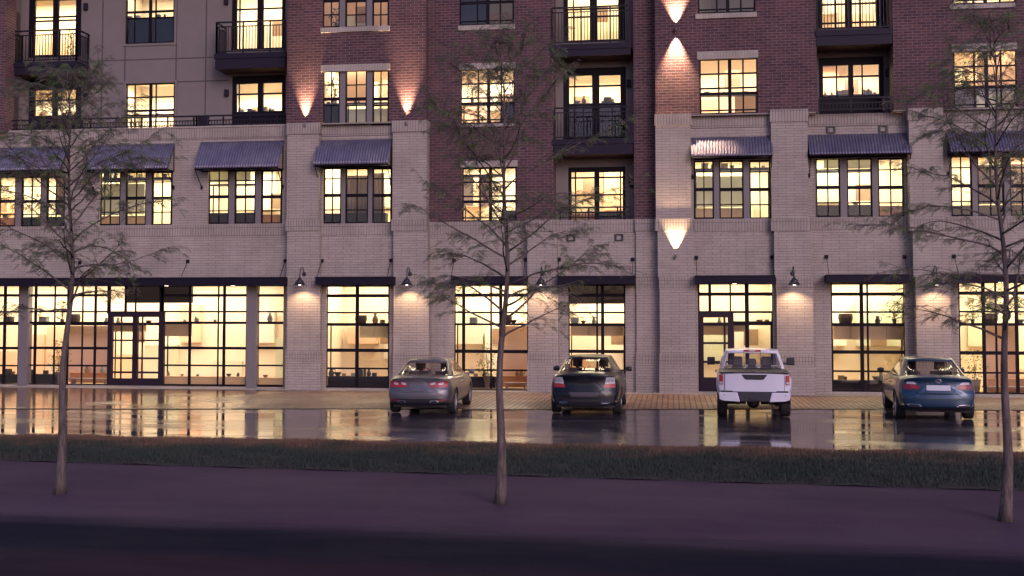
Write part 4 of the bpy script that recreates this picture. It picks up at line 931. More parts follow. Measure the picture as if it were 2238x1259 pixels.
def grass():
    r = np.random.default_rng(5); n = 185000
    x = r.uniform(-17, 13.5, n); t = r.uniform(0, 1, n) ** .95
    yf = w0[1] + (w1[1] - w0[1]) * (x - w0[0]) / (w1[0] - w0[0]); yb = v0[1] + (v1[1] - v0[1]) * (x - v0[0]) / (v1[0] - v0[0]) + .08 * np.sin(x * 1.3)
    y = yf + (yb - yf) * t; z = -.004 + .09 * np.clip(np.minimum(t, 1 - t) * 6, 0, 1)
    clump = .5 + .5 * np.sin(x * 3.1 + np.sin(y * 2.3) * 2) * np.sin(y * 4.0 + x)
    h = r.uniform(.035, .10, n) * (.7 + .6 * clump) * np.where(t < .03, .5, 1); a = r.uniform(0, 2 * pi, n); wd = r.uniform(.004, .008, n)
    lean = r.uniform(0, .6, n) * h; la = r.uniform(0, 2 * pi, n)
    bx_, by_ = np.cos(a) * wd, np.sin(a) * wd
    P0 = np.stack([x - bx_, y - by_, z], 1); P1 = np.stack([x + bx_, y + by_, z], 1)
    mx_ = x + np.cos(la) * lean * .4; my_ = y + np.sin(la) * lean * .4
    P2 = np.stack([mx_ + bx_ * .7, my_ + by_ * .7, z + h * .6], 1); P3 = np.stack([mx_ - bx_ * .7, my_ - by_ * .7, z + h * .6], 1)
    P4 = np.stack([x + np.cos(la) * lean, y + np.sin(la) * lean, z + h], 1)
    V = np.stack([P0, P1, P2, P3, P4], 1).reshape(-1, 3)
    b = np.arange(n) * 5
    me = bpy.data.meshes.new('grass'); me.vertices.add(len(V)); me.vertices.foreach_set('co', V.ravel())
    loops = np.stack([b, b + 1, b + 2, b + 3, b + 3, b + 2, b + 4], 1).ravel()
    me.loops.add(len(loops)); me.loops.foreach_set('vertex_index', loops.astype(np.int32))
    st = np.stack([np.arange(n) * 7, np.arange(n) * 7 + 4], 1).ravel(); me.polygons.add(2 * n); me.polygons.foreach_set('loop_start', st.astype(np.int32))
    me.update(calc_edges=True); me.validate()
    mt, nt, bs = nodes('grass_blades'); tc = N(nt, 'ShaderNodeTexCoord')
    n1 = N(nt, 'ShaderNodeTexNoise', Scale=.9, Detail=5.0); L(nt, tc.outputs['Object'], n1.inputs['Vector'])
    geo = N(nt, 'ShaderNodeNewGeometry'); sp = N(nt, 'ShaderNodeSeparateXYZ'); L(nt, tc.outputs['Object'], sp.inputs[0])
    gy = N(nt, 'ShaderNodeMapRange'); gy.inputs[1].default_value = -18.8; gy.inputs[2].default_value = -16.4; gy.inputs[3].default_value = -.22; gy.inputs[4].default_value = .42; L(nt, sp.outputs[1], gy.inputs[0])
    a1 = N(nt, 'ShaderNodeMath', operation='ADD'); L(nt, n1.outputs['Fac'], a1.inputs[0]); L(nt, gy.outputs[0], a1.inputs[1])
    a2 = N(nt, 'ShaderNodeMath', operation='MULTIPLY_ADD'); L(nt, geo.outputs['Random Per Island'], a2.inputs[0]); a2.inputs[1].default_value = .35; L(nt, a1.outputs[0], a2.inputs[2])
    rp = N(nt, 'ShaderNodeValToRGB'); e = rp.color_ramp.elements
    e[0].position = .35; e[0].color = (.034, .046, .040, 1); e[1].position = 1.0; e[1].color = (.19, .105, .068, 1)
    q = e.new(.62); q.color = (.046, .054, .044, 1); q = e.new(.82); q.color = (.085, .066, .05, 1)
    L(nt, a2.outputs[0], rp.inputs[0]); L(nt, rp.outputs[0], bs.inputs['Base Color']); bs.inputs['Roughness'].default_value = .7; bs.inputs['Specular IOR Level'].default_value = .2
    me.materials.append(mt)
    o = bpy.data.objects.new('grass', me); COL.objects.link(o); tag(o, kind='stuff')
grass()
# ================================================================== VEHICLES
def paint(name, col, metal=.3, rough=.35):
    m = plain(name, col, rough, metal, var=.04, scale=4, coat=.5); return m
M['tyre'] = plain('tyre_rubber', (.014, .012, .016), .8, var=.2); M['rim'] = plain('alloy', (.45, .43, .45), .3, .9)
M['carglass'] = glassmat('car_glass', (.88, .85, .82), .8); M['blacktrim'] = plain('black_plastic', (.014, .011, .018), .5, var=.2)
M['seat'] = plain('seat_cloth', (.035, .028, .034), .85, var=.15); M['seat_grey'] = plain('grey_seat_cloth', (.11, .095, .09), .85, var=.1)
M['redlens'] = plain('red_lens', (.34, .014, .024), .4, var=.1, coat=.2); M['clearlens'] = plain('clear_lens', (.42, .40, .44), .35, .0, var=.1, coat=.2)
M['darkred'] = plain('dark_red_lens', (.16, .010, .022), .4, var=.1, coat=.2)
M['chrome'] = plain('chrome', (.62, .58, .58), .18, 1.0); M['plate'] = plain('number_plate', (.52, .50, .56), .4, var=.03)
M['seam'] = plain('panel_gap', (.012, .010, .014), .7)
PROF = [(0, 0), (.45, 0), (.78, .005), (.90, .045), (.955, .12), (.985, .28), (1.0, .46), (.995, .62), (.975, .76), (.94, .87), (.88, .945), (.76, .985), (.5, 1.01), (.25, 1.02), (0, 1.022)]
def half(n=3):
    out = []
    K = len(PROF)
    for i in range(K - 1):
        p0, p1, p2, p3 = PROF[max(i - 1, 0)], PROF[i], PROF[i + 1], PROF[min(i + 2, K - 1)]
        for k in range(n):
            t = k / n
            out.append(tuple(.5 * ((2 * p1[j]) + (-p0[j] + p2[j]) * t + (2 * p0[j] - 5 * p1[j] + 4 * p2[j] - p3[j]) * t * t + (-p0[j] + 3 * p1[j] - 3 * p2[j] + p3[j]) * t ** 3) for j in (0, 1)))
    out.append(PROF[-1]); return out
HALF = half()
def lerp_tab(tab, x):
    if x <= tab[0][0]: return tab[0][1]
    for (a, va), (b, vb) in zip(tab[:-1], tab[1:]):
        if x <= b:
            t = (x - a) / (b - a); t = t * t * (3 - 2 * t) * .5 + t * .5
            return va + (vb - va) * t
    return tab[-1][1]
class Car:
    def __init__(s, name, loc, label, cat, pmat, sc=1.0, **k):
        s.root = empty(name, (loc[0], loc[1], 0), label, cat); s.x0, s.y0 = loc; s.pm = pmat; s.sc = sc; s.k = k
    def fin(s, mb, name, mats, parent=None, **kw):
        dz = 0 if name in ('tyre', 'rim', 'brake_disc', 'rear_axle') else s.k.get('dz', .035)
        """car space -> world; returns the part"""
        c = s.sc
        mb.v = [(v[0] * c + s.x0, v[1] * c + s.y0, (v[2] + dz) * c) for v in mb.v]
        return mb.build(name, mats, parent or s.root, **kw)
def rear_y(S, x, z):
    k = S.k; W = k['W']
    return lerp_tab(k['rear'], z) + k.get('plan', .2) * abs(x / W) ** 3.2
def lower_body(S):
    k = S.k; Lg, W = k['L'], k['W']; zt = k['top']; zb = k['bot']
    ys = [0, .02, .05, .09, .14] + [.2 + i * .045 for i in range(int((Lg - .25) / .045))] + [Lg - .03]
    R = k['wr'] + .055; wy = (k['ya'], k['ya'] + k['wb']); wz = k['wr'] - k.get('dz', .035)
    def sect(y):
        w = lerp_tab(k['width'], y) * W; b = lerp_tab(zb, y); t = lerp_tab(zt, y)
        h = [(p[0] * w, b + p[1] * (t - b)) for p in HALF]
        return [(-x, z) for x, z in h[::-1]][:-1] + h[:]
    nring = None; V = []; Fc = []
    for y in ys:
        ring = sect(y); ring = ring[:-1]; nring = len(ring)
        e = exp(-y / .55)
        fr = max(0, (y - (Lg - .9)) / .9)
        for x, z in ring:
            yy = y + (rear_y(S, x, z) if y < 2.2 else 0) * e * (1 if y < 1.6 else (2.2 - y) / .6) - (.30 * abs(x / W) ** 3 * fr * fr)
            V.append([x, yy, z])
    for i in range(len(ys) - 1):
        for j in range(nring):
            a = i * nring + j; b = i * nring + (j + 1) % nring
            Fc.append((a, b, b + nring, a + nring))
    # wheel openings
    for v in V:
        if abs(v[0]) > .55 * W:
            for y0 in wy:
                d = sqrt((v[1] - y0) ** 2 + (v[2] - wz) ** 2)
                if abs(d - R) < .028 and v[2] > .16: f_ = R / d; v[1] = y0 + (v[1] - y0) * f_; v[2] = wz + (v[2] - wz) * f_
    keep = []
    for f in Fc:
        c = [sum(V[i][q] for i in f) / 4 for q in range(3)]
        if abs(c[0]) > .5 * W and any(sqrt((c[1] - y0) ** 2 + (c[2] - wz) ** 2) < R - .004 for y0 in wy): continue
        keep.append(f)
    # rear cap, front cap
    m = MB(); m.add(V, keep)
    ring = sect(0)[:-1]; zc = .5 * (ring[0][1] + max(z for x, z in ring)); prev = list(range(nring))
    vs = [tuple(v) for v in V[:nring]]; fs = []; off = 0
    for si, q in enumerate((.985, .95, .88, .75, .6, .45, .3, .15)):
        for x, z in ring:
            xx, zz = x * q, zc + (z - zc) * q
            vs.append((xx, rear_y(S, xx, zz) - .012 * min(1, si + .5), zz))
        for j in range(nring): fs.append((off + (j + 1) % nring, off + j, off + nring + j, off + nring + (j + 1) % nring))
        off += nring
    vs.append((0, rear_y(S, 0, zc) - .012, zc))
    for j in range(nring): fs.append((off + (j + 1) % nring, off + j, len(vs) - 1))
    m.add(vs, fs)
    b = len(V) - nring; m.add([V[b + j] for j in range(nring)], [tuple(range(nring))])
    o = S.fin(m, 'body', S.pm, smooth=True, autosmooth=38)
    # wheel wells and floor
    u = MB(); w = .80 * W
    u.box(-w, w, .35, Lg - .4, k.get('ub', .17), k.get('ub', .17) + .07)
    for y0 in wy:
        for sx in (-1, 1):
            n = 14; pts = [(y0 + R * cos(pi * i / n), wz + R * sin(pi * i / n)) for i in range(n + 1)]
            for i in range(n):
                (ya, za), (yb, zb_) = pts[i], pts[i + 1]
                u.quad((sx * W * .5, ya, za), (sx * W * .97, ya, za), (sx * W * .97, yb, zb_), (sx * W * .5, yb, zb_))
            u.quad((sx * W * .5, y0 - R, .15), (sx * W * .5, y0 + R, .15), (sx * W * .5, y0 + R, wz + R), (sx * W * .5, y0 - R, wz + R))
    S.fin(u, 'underbody', M['blacktrim'])
    return o
def wheels(S, tw=.225):
    k = S.k; r = k['wr']; tr = k['track'] / 2
    for y0 in (k['ya'], k['ya'] + k['wb']):
        for sx in (-1, 1):
            c = S.sc; root = empty('wheel', (sx * tr * c, y0 * c, r * c)); root.parent = S.root
            t = MB(); h = tw / 2
            t.lathe([(r * .68, -h * .9), (r * .80, -h), (r * .93, -h), (r * .985, -h * .82), (r, -h * .55), (r, h * .55), (r * .985, h * .82), (r * .93, h), (r * .80, h), (r * .68, h * .9)], (sx * tr, y0, r), 40, 'x')
            t.lathe([(r * .997, -h * .3), (r * 1.003, -h * .28), (r * 1.003, -h * .24), (r * .997, -h * .22)], (sx * tr, y0, r), 40, 'x')
            S.fin(t, 'tyre', M['tyre'], root, smooth=True, autosmooth=40)
            q = MB(); xo = sx * (tr + h * .78)
            q.lathe([(r * .70, 0), (r * .70, sx * .012), (r * .62, sx * .014), (r * .60, -sx * .05)], (xo, y0, r), 36, 'x')
            q.lathe([(0, sx * .0), (r * .16, 0), (r * .17, -sx * .03)], (xo, y0, r), 16, 'x')
            for i in range(10):
                a = 2 * pi * i / 10
                d = Vector((0, cos(a), sin(a))); n_ = Vector((0, -sin(a), cos(a)))
                o_ = Vector((xo, y0, r)); A, B = o_ + d * r * .12, o_ + d * r * .63
                w0_, w1_ = n_ * .022, n_ * .03; dx = Vector((-sx * .03, 0, 0))
                q.add([A - w0_, A + w0_, B + w1_, B - w1_, A - w0_ + dx, A + w0_ + dx, B + w1_ + dx, B - w1_ + dx], [(0, 1, 2, 3), (7, 6, 5, 4), (0, 4, 5, 1), (1, 5, 6, 2), (2, 6, 7, 3), (3, 7, 4, 0)])
            S.fin(q, 'rim', M['rim'], root)
            b = MB(); b.lathe([(0, 0), (r * .5, 0), (r * .5, -sx * .02)], (xo - sx * .06, y0, r), 24, 'x'); S.fin(b, 'brake_disc', M['steel'], root)
def greenhouse(S, roofmat=None):
    """closed cabin shell: rings of rounded rectangles from belt to roof; glass split out of it"""
    k = S.k; g = k['gh']; W = k['W']; NR = 12; q = 1.0
    def ringpts(s, n=96):
        yr = lerp_tab([(0, g['yr0']), (1, g['yr1'])], 0) + (g['yr1'] - g['yr0']) * s; yf = g['yf0'] + (g['yf1'] - g['yf0']) * s
        w = g['w0'] + (g['w1'] - g['w0']) * (s ** 1.15); cy, hy = (yr + yf) / 2, (yf - yr) / 2; pts = []
        for i in range(n):
            a = 2 * pi * i / n + pi / n; e = .24
            cx_, cy_ = cos(a), sin(a); x = w * abs(cx_) ** e * (1 if cx_ > 0 else -1); y = cy + hy * abs(cy_) ** e * (1 if cy_ > 0 else -1)
            # bow the ends in plan
            y += (-.10 if cy_ < 0 else .12) * (1 - (x / w) ** 2) * (.5 + .5 * (1 - s)) * (1 if abs(cy_) > .6 else 0) * min(1, (abs(cy_) - .6) * 4 if abs(cy_) > .6 else 0)
            z0 = lerp_tab(g['belt'], y); z1 = g['zr'] - .035 * (x / w) ** 2 - .04 * abs((y - (g['yr1'] + g['yf1']) / 2) / 1.0) ** 2
            pts.append((x, y, z0 + (z1 - z0) * s))
        return pts
    n = 96; SS = [0, .05, .1] + [.1 + .78 * i / 9 for i in range(1, 10)] + [.94, 1.0]
    rings = [ringpts(s, n) for s in SS]
    body = MB(); rw = MB(); ws = MB(); sl = MB(); sr = MB()
    yB = g['yB']
    for i in range(len(SS) - 1):
        s = (SS[i] + SS[i + 1]) / 2
        yr = g['yr0'] + (g['yr1'] - g['yr0']) * s; yf = g['yf0'] + (g['yf1'] - g['yf0']) * s; w = g['w0'] + (g['w1'] - g['w0']) * s ** 1.15
        for j in range(n):
            P4 = [rings[i][j], rings[i][(j + 1) % n], rings[i + 1][(j + 1) % n], rings[i + 1][j]]
            c = [sum(p[t] for p in P4) / 4 for t in range(3)]
            tgt = body
            if .05 < s < .9:
                if abs(c[0]) < w * .90 and c[1] < (yr + yf) / 2 and c[1] < yr + .25: tgt = rw
                elif abs(c[0]) < w * .92 and c[1] > yf - .3: tgt = ws
                elif abs(c[0]) > w * .9 and yr + .30 + .25 * s < c[1] < yf - .12 and abs(c[1] - yB) > .05: tgt = sl if c[0] < 0 else sr
            tgt.add(P4, [(0, 1, 2, 3)])
    top = rings[-1]; cy = sum(p[1] for p in top) / n; vs = list(top); fs = []; off = 0
    for q in (.9, .75, .55, .35, .15):
        for p in top: vs.append((p[0] * q, cy + (p[1] - cy) * q, g['zr'] - .035 * (p[0] * q / g['w1']) ** 2 - .04 * abs((cy + (p[1] - cy) * q - cy)) ** 2 + .012 * (1 - q)))
        for j in range(n): fs.append((off + j, off + (j + 1) % n, off + n + (j + 1) % n, off + n + j))
        off += n
    fs.append(tuple(off + j for j in range(n)))
    body.add(vs, fs)
    o = S.fin(body, 'roof', roofmat or S.pm, smooth=True, autosmooth=40); sd = o.modifiers.new('s', 'SOLIDIFY'); sd.thickness = .03; sd.offset = -1
    for nm, mb in (('rear_window', rw), ('windscreen', ws), ('side_window', sl), ('side_window', sr)): S.fin(mb, nm, M['carglass'], smooth=True)
def cabin(S, smat, yseat=2.35, yrear=1.35, zs=.98, head=True):
    k = S.k; g = k['gh']
    for sx in (-.36, .36):
        m = MB(); m.box(sx - .23, sx + .23, yseat, yseat + .14, .45, zs + .06); m.box(sx - .13, sx + .13, yseat, yseat + .10, zs + .10, zs + .30); m.box(sx - .05, sx + .05, yseat + .04, yseat + .06, zs, zs + .12)
        S.fin(m, 'seat', smat, bevel=.05)
    m = MB(); m.box(-.62, .62, yrear, yrear + .16, .5, zs - .02)
    if head:
        for sx in (-.38, .38): m.box(sx - .14, sx + .14, yrear + .0, yrear + .1, zs - .02, zs + .12)
    S.fin(m, 'rear_bench', smat, bevel=.04)
    d = MB(); d.box(-.66, .66, g['yf0'] - .55, g['yf0'] - .1, .7, lerp_tab(g['belt'], g['yf0']) + .0); d.tube([(-.36, g['yf0'] - .60, .93 + .16 * sin(a)) if 0 else (-.36 + .18 * cos(a), g['yf0'] - .66 + .06 * sin(a), .92 + .17 * sin(a)) for a in [2 * pi * i / 20 for i in range(21)]], .014, 6)
    d.box(-.68, .68, g['yr0'] + .02, yrear + .05, zs - .12, zs - .06)
    S.fin(d, 'dashboard', M['blacktrim'], bevel=.02)
    mi = MB(); mi.box(-.11, .11, g['yf1'] - .02, g['yf1'] + .02, g['zr'] - .16, g['zr'] - .09); mi.box(-.012, .012, g['yf1'] - .01, g['yf1'] + .06, g['zr'] - .1, g['zr'] - .03); S.fin(mi, 'rear_view_mirror', M['blacktrim'], bevel=.01)
def patch(S, cols, off=.006, nz=5, thick=.0, xin=None):
    """skin laid on the rear face; cols: (x, zlow, zhigh) from left to right; edges turned in"""
    m = MB(); xs = []
    for (a, b) in zip(cols[:-1], cols[1:]):
        for i in range(4): t = i / 4; xs.append(tuple(a[q] + (b[q] - a[q]) * t for q in range(3)))
    xs.append(cols[-1]); vs = []; fs = []; n = nz + 1
    for x, z0, z1 in xs:
        for j in range(n):
            z = z0 + (z1 - z0) * j / nz; vs.append((x, rear_y(S, x, z) - .012 - off, z))
    K = len(xs)
    for i in range(K - 1):
        for j in range(nz): a = i * n + j; fs.append((a, a + n, a + n + 1, a + 1))
    b = len(vs); bd = [i * n for i in range(K)] + [(K - 1) * n + j for j in range(1, n)] + [i * n + nz for i in range(K - 2, -1, -1)] + [j for j in range(nz - 1, 0, -1)]
    vs += [(vs[i][0], vs[i][1] + off + .03, vs[i][2]) for i in bd]; T = len(bd)
    for i in range(T): fs.append((bd[i], bd[(i + 1) % T], b + (i + 1) % T, b + i))
    return m.add(vs, fs)
def mirrored(cols): return [(-x, a, b) for x, a, b in cols[::-1]]
def seamline(S, pts, w=.008, off=.003):
    m = MB(); P_ = []
    for (a, b) in zip(pts[:-1], pts[1:]):
        for i in range(6): t = i / 6; P_.append((a[0] + (b[0] - a[0]) * t, a[1] + (b[1] - a[1]) * t))
    P_.append(pts[-1])
    m.tube([(x, rear_y(S, x, z) - .012 - off + w * .5, z) for x, z in P_], w, 4)
    return m
def mirror_part(S, y, z, mat=None, out=.97, sides=(-1, 1)):
    W = S.k['W']
    for sx in sides:
        m = MB(); m.lathe([(0, -.10), (.06, -.09), (.085, -.03), (.09, .03), (.07, .075), (0, .09)], (0, 0, 0), 14, 'x')
        m.v = [(sx * (W + .10) + v[0], y + v[1] * .8, z + v[2] * .85) for v in m.v]
        m.box(min(sx * (W - .12), sx * (W + .03)), max(sx * (W - .12), sx * (W + .03)), y - .02, y + .05, z - .07, z - .03)
        S.fin(m, 'wing_mirror', mat or M['blacktrim'], smooth=True, autosmooth=45)
def hand(S):
    k = S.k; W = k['W']
    for sx in (-1, 1):
        for y in (1.95, 2.95):
            m = MB(); x = sx * (W * .985); m.tube([(x, y - .1, .80), (x + sx * .035, y - .07, .805), (x + sx * .035, y + .07, .805), (x, y + .1, .80)], .012, 6); S.fin(m, 'door_handle', M['chrome'])
SED = dict(L=4.85, W=.925, wr=.335, ya=.98, wb=2.8, track=1.60, plan=.22,
    width=[(0, .90), (.25, .955), (.9, 1), (3.6, 1), (4.3, .97), (4.85, .86)],
    bot=[(0, .30), (.5, .22), (4.2, .20), (4.85, .26)],
    top=[(0, .985), (.25, 1.015), (.8, 1.03), (1.4, .985), (2.6, .955), (3.5, .97), (4.2, .86), (4.65, .74), (4.85, .62)],
    rear=[(.2, .12), (.34, .03), (.52, 0), (.66, .02), (.72, .06), (.84, .10), (.93, .075), (.985, .05), (1.05, .10)],
    gh=dict(yr0=.62, yr1=1.55, yf0=3.75, yf1=2.75, w0=.80, w1=.575, zr=1.46, yB=2.3, belt=[(0, 1.0), (.6, 1.02), (1.3, .985), (2.6, .95), (3.8, .96)]))
def sedan(name, px, py, label, mat, sc=1.0, rough=None, xoff=0, **over):
    k = dict(SED); k.update(over)
    gx, gy = G(px, py)
    S = Car(name, (gx, gy - k['ya'] * sc + .15), label, 'car', mat, sc, **k)
    lower_body(S); wheels(S); greenhouse(S); hand(S); return S
# ---- grey sedan
M['paint_grey'] = paint('grey_car_paint', (.100, .090, .104), .3, .38)
S = sedan('sedan_car', 927, 903, 'grey sedan with four piece red tail lamps and no number plate, nose towards the shops', M['paint_grey'])
cabin(S, M['seat'])
cols = [(.305, .765, .845), (.34, .745, .865), (.50, .735, .872), (.62, .735, .885), (.74, .735, .90), (.80, .74, .90)]
for cc in (cols, mirrored(cols)):
    o = S.fin(patch(S, cc, .010), 'tail_light', M['redlens'])
    sg = 1 if cc is cols else -1
    for x in (.40, .62):
        q = [(x - .06, .80, .845), (x + .02, .80, .868), (x + .07, .83, .872)]
        S.fin(patch(S, q if sg > 0 else mirrored(q), .013), 'reversing_lens', M['clearlens'], o)
S.fin(seamline(S, [(-.28, .845), (0, .855), (.28, .845), (.27, .72), (.2, .635), (.0, .625), (-.2, .635), (-.27, .72), (-.28, .845)], .005), 'plate_recess', M['seam'])
S.fin(seamline(S, [(-.78, .73), (-.60, .64), (-.4, .60), (0, .59), (.4, .60), (.60, .64), (.78, .73)], .004), 'boot_gap', M['seam'])
S.fin(patch(S, [(-.78, .36, .40), (-.6, .28, .43), (-.3, .25, .425), (.3, .25, .425), (.6, .28, .43), (.78, .36, .40)], .012), 'rear_diffuser', M['blacktrim'])
for sx in (-1, 1):
    c_ = [(sx * .78, .385, .405), (sx * .66, .355, .415), (sx * .54, .37, .405)]; c_ = c_ if sx < 0 else c_[::-1]
    S.fin(patch(S, c_, .018), 'reflector', M['darkred'])
    o = S.fin(patch(S, [(sx * .45 - .12, .335, .35), (sx * .45 - .08, .30, .385), (sx * .45 + .08, .30, .385), (sx * .45 + .12, .335, .35)], .03), 'exhaust_tip', M['chrome'])
    S.fin(patch(S, [(sx * .45 - .09, .335, .35), (sx * .45 - .06, .315, .37), (sx * .45 + .06, .315, .37), (sx * .45 + .09, .335, .35)], .034), 'exhaust_opening', M['seam'], o)
mirror_part(S, 3.25, 1.0, S.pm)
S.root.rotation_euler.z = radians(2)
# ---- black sedan
M['paint_black'] = plain('black_car_paint', (.003, .0028, .0065), .30, 0, var=.04, scale=4, coat=.25, spec=.3)
S = sedan('sedan_car', 1282, 904, 'black sedan with clear over red tail lamps and a plain sunken plate panel', M['paint_black'], 1.06, plan=.26,
    top=[(0, 1.03), (.25, 1.05), (.8, 1.06), (1.4, 1.0), (2.6, .965), (3.5, .98), (4.2, .88), (4.65, .76), (4.85, .64)],
    rear=[(.2, .10), (.34, .02), (.5, 0), (.6, .02), (.66, .06), (.85, .09), (1.0, .05), (1.05, .06)])
cabin(S, M['seat'], zs=1.02)
for sg in (1, -1):
    a = [(.50, .70, .76), (.53, .70, .79), (.66, .695, .80), (.79, .70, .80)]; b = [(.53, .79, .80), (.56, .79, .955), (.66, .80, .965), (.78, .80, .955)]
    o = S.fin(patch(S, a if sg > 0 else mirrored(a), .012), 'tail_light', M['redlens'])
    S.fin(patch(S, b if sg > 0 else mirrored(b), .012), 'reversing_lens', M['clearlens'], o)
    for x in (.62, .71):
        mm = MB(); mm.lathe([(.034, 0), (.034, -.008), (.026, -.008), (.022, 0)], (sg * x, rear_y(S, x, .88) - .026, .88), 16, 'y'); S.fin(mm, 'lamp_ring', M['chrome'], o)
S.fin(seamline(S, [(-.52, .68), (-.42, .595), (0, .59), (.42, .595), (.52, .68)], .006), 'boot_gap', M['seam'])
M['panel_dim'] = plain('dull_plate_panel', (.045, .036, .046), .55)
S.fin(patch(S, [(-.38, .56, .585), (-.33, .46, .585), (.33, .46, .585), (.38, .56, .585)], .008), 'plate_panel', M['panel_dim'])
S.fin(patch(S, [(-.76, .3, .5), (-.5, .24, .44), (-.3, .22, .42), (.3, .22, .42), (.5, .24, .44), (.76, .3, .5)], .01), 'rear_diffuser', M['blacktrim'])
for sx in (-1, 1):
    m = MB(); 
    S.fin(seamline(S, [(sx * .42, .335), (sx * .60, .34), (sx * .66, .32), (sx * .60, .30), (sx * .44, .30), (sx * .42, .335)], .008, .02), 'exhaust_tip', M['chrome'])
S.fin(seamline(S, [(-.5, .29), (0, .285), (.5, .29)], .006, .014), 'bumper_line', M['chrome'])
m = MB(); m.box(-.2, .22, .66 + .92, .70 + .95, 1.405, 1.425); S.fin(m, 'brake_light', M['clearlens'])
mirror_part(S, 3.2, 1.02, M['blacktrim'])
# ---- blue sedan
M['paint_blue'] = paint('blue_car_paint', (.012, .038, .082), .3, .30)
S = sedan('sedan_car', 2036, 915, 'deep blue sedan with a blank pale number plate and an oval badge, left mirror showing', M['paint_blue'], 1.07, plan=.24,
    top=[(0, 1.02), (.2, 1.05), (.8, 1.04), (1.4, 1.0), (2.6, .965), (3.5, .98), (4.2, .88), (4.65, .76), (4.85, .64)],
    rear=[(.2, .12), (.32, .02), (.5, 0), (.64, .01), (.70, .06), (.9, .10), (1.0, .05), (1.05, .05)])
cabin(S, M['seat'], zs=1.0, head=True)
for sg in (1, -1):
    a = [(.42, .76, .79), (.50, .735, .85), (.62, .725, .86), (.74, .73, .86), (.80, .74, .86)]; b = [(.50, .855, .875), (.56, .855, .915), (.72, .86, .91)]
    c_ = [(.50, .77, .80), (.56, .765, .835), (.64, .765, .835)]
    o = S.fin(patch(S, a if sg > 0 else mirrored(a), .012), 'tail_light', M['darkred'])
    S.fin(patch(S, c_ if sg > 0 else mirrored(c_), .016), 'brake_lens', M['redlens'], o); S.fin(patch(S, b if sg > 0 else mirrored(b), .012), 'reversing_lens', M['clearlens'], o)
S.fin(patch(S, [(-.275, .725, .83), (-.265, .715, .84), (.265, .715, .84), (.275, .725, .83)], .022), 'number_plate', M['plate'])
S.fin(seamline(S, [(-.36, .885), (0, .892), (.36, .885)], .009, .012), 'chrome_bar', M['chrome'])
S.fin(seamline(S, [(-.40, .86), (-.36, .68), (-.28, .65), (.28, .65), (.36, .68), (.40, .86)], .005), 'plate_recess', M['seam'])
S.fin(seamline(S, [(-.56, .70), (-.46, .635), (0, .625), (.46, .635), (.56, .70)], .006), 'boot_gap', M['seam'])
el = [(.065 * cos(2 * pi * i / 24), .945 + .036 * sin(2 * pi * i / 24)) for i in range(25)]
bg = S.fin(seamline(S, el, .009, .014), 'badge', M['chrome']); S.fin(patch(S, [(-.05, .935, .955), (.05, .935, .955)], .012), 'badge_bar', M['chrome'], bg)
for sx in (-1, 1):
    s_ = [(sx * .40, .325), (sx * .46, .375), (sx * .67, .385), (sx * .72, .37), (sx * .66, .33), (sx * .40, .325)]
    o = S.fin(seamline(S, s_, .013, .012), 'exhaust_tip', M['chrome'])
    q = [(.43, .335, .345), (.48, .335, .37), (.65, .335, .38), (.69, .36, .37)]
    S.fin(patch(S, q if sx > 0 else mirrored(q), .008), 'exhaust_opening', M['seam'], o)
S.fin(patch(S, [(-.80, .25, .29), (-.6, .22, .295), (.6, .22, .295), (.80, .25, .29)], .010), 'rear_diffuser', M['blacktrim'])
mirror_part(S, 3.25, 1.03, M['blacktrim'])
S.root.rotation_euler.z = radians(-4.5)
# ---- white pickup
M['paint_white'] = paint('white_car_paint', (.60, .57, .66), 0, .35)
TRK = dict(dz=.09, ub=.44, L=5.7, W=.985, wr=.41, ya=1.25, wb=3.55, track=1.66, plan=.10,
    width=[(0, .95), (.12, .985), (.5, 1), (4.6, 1), (5.7, .93)], bot=[(0, .62), (.3, .52), (.6, .50), (5.3, .48), (5.7, .5)],
    top=[(0, 1.135), (5.7, 1.08)], rear=[(.3, 0), (2, 0)],
    gh=dict(yr0=1.78, yr1=2.08, yf0=4.35, yf1=3.55, w0=.90, w1=.72, zr=1.70, yB=2.95, belt=[(0, 1.12), (6, 1.12)]))
gx, gy = G(1650, 911)
S = Car('pickup_truck', (gx, gy - 1.25 + .18), 'white pickup truck with black tailgate applique and grey headrests, parked by the single shop door', 'pickup truck', M['paint_white'], 1.0, **TRK)
lower_body(S); wheels(S, .27); greenhouse(S)
tg = S.fin(patch(S, [(-.76, .66, 1.105), (-.3, .66, 1.11), (.3, .66, 1.11), (.76, .66, 1.105)], .03), 'tailgate', S.pm, bevel=.012)
cbl = [(-.325, 1.095, 1.108), (-.24, .985, 1.108), (-.20, .975, 1.108), (.20, .975, 1.108), (.24, .985, 1.108), (.325, 1.095, 1.108)]
S.fin(patch(S, cbl, .038), 'applique', M['blacktrim'], tg)
for sg in (-1, 1): S.fin(seamline(S, [(sg * .62, 1.07), (sg * .50, 1.06), (sg * .36, .88), (sg * .28, .865)], .010, .028), 'pressed_crease', S.pm, tg)
S.fin(seamline(S, [(-.765, .67), (-.765, 1.10)], .006, .004), 'tailgate_gap', M['seam']); S.fin(seamline(S, [(.765, .67), (.765, 1.10)], .006, .004), 'tailgate_gap', M['seam'])
for sg in (-1, 1):
    a = [(sg * .80, .84, 1.085), (sg * .90, .84, 1.085)]; a = a if sg > 0 else a[::-1]
    o = S.fin(patch(S, a, .022), 'tail_light', M['redlens'])
    b = [(sg * .81, .86, .915), (sg * .89, .86, .915)]; b = b if sg > 0 else b[::-1]
    S.fin(patch(S, b, .028), 'reversing_lens', M['clearlens'], o)
m = MB(); m.box(-.90, .90, -.03, 1.72, 1.135, 1.17); S.fin(m, 'tonneau_cover', M['blacktrim'], bevel=.012)
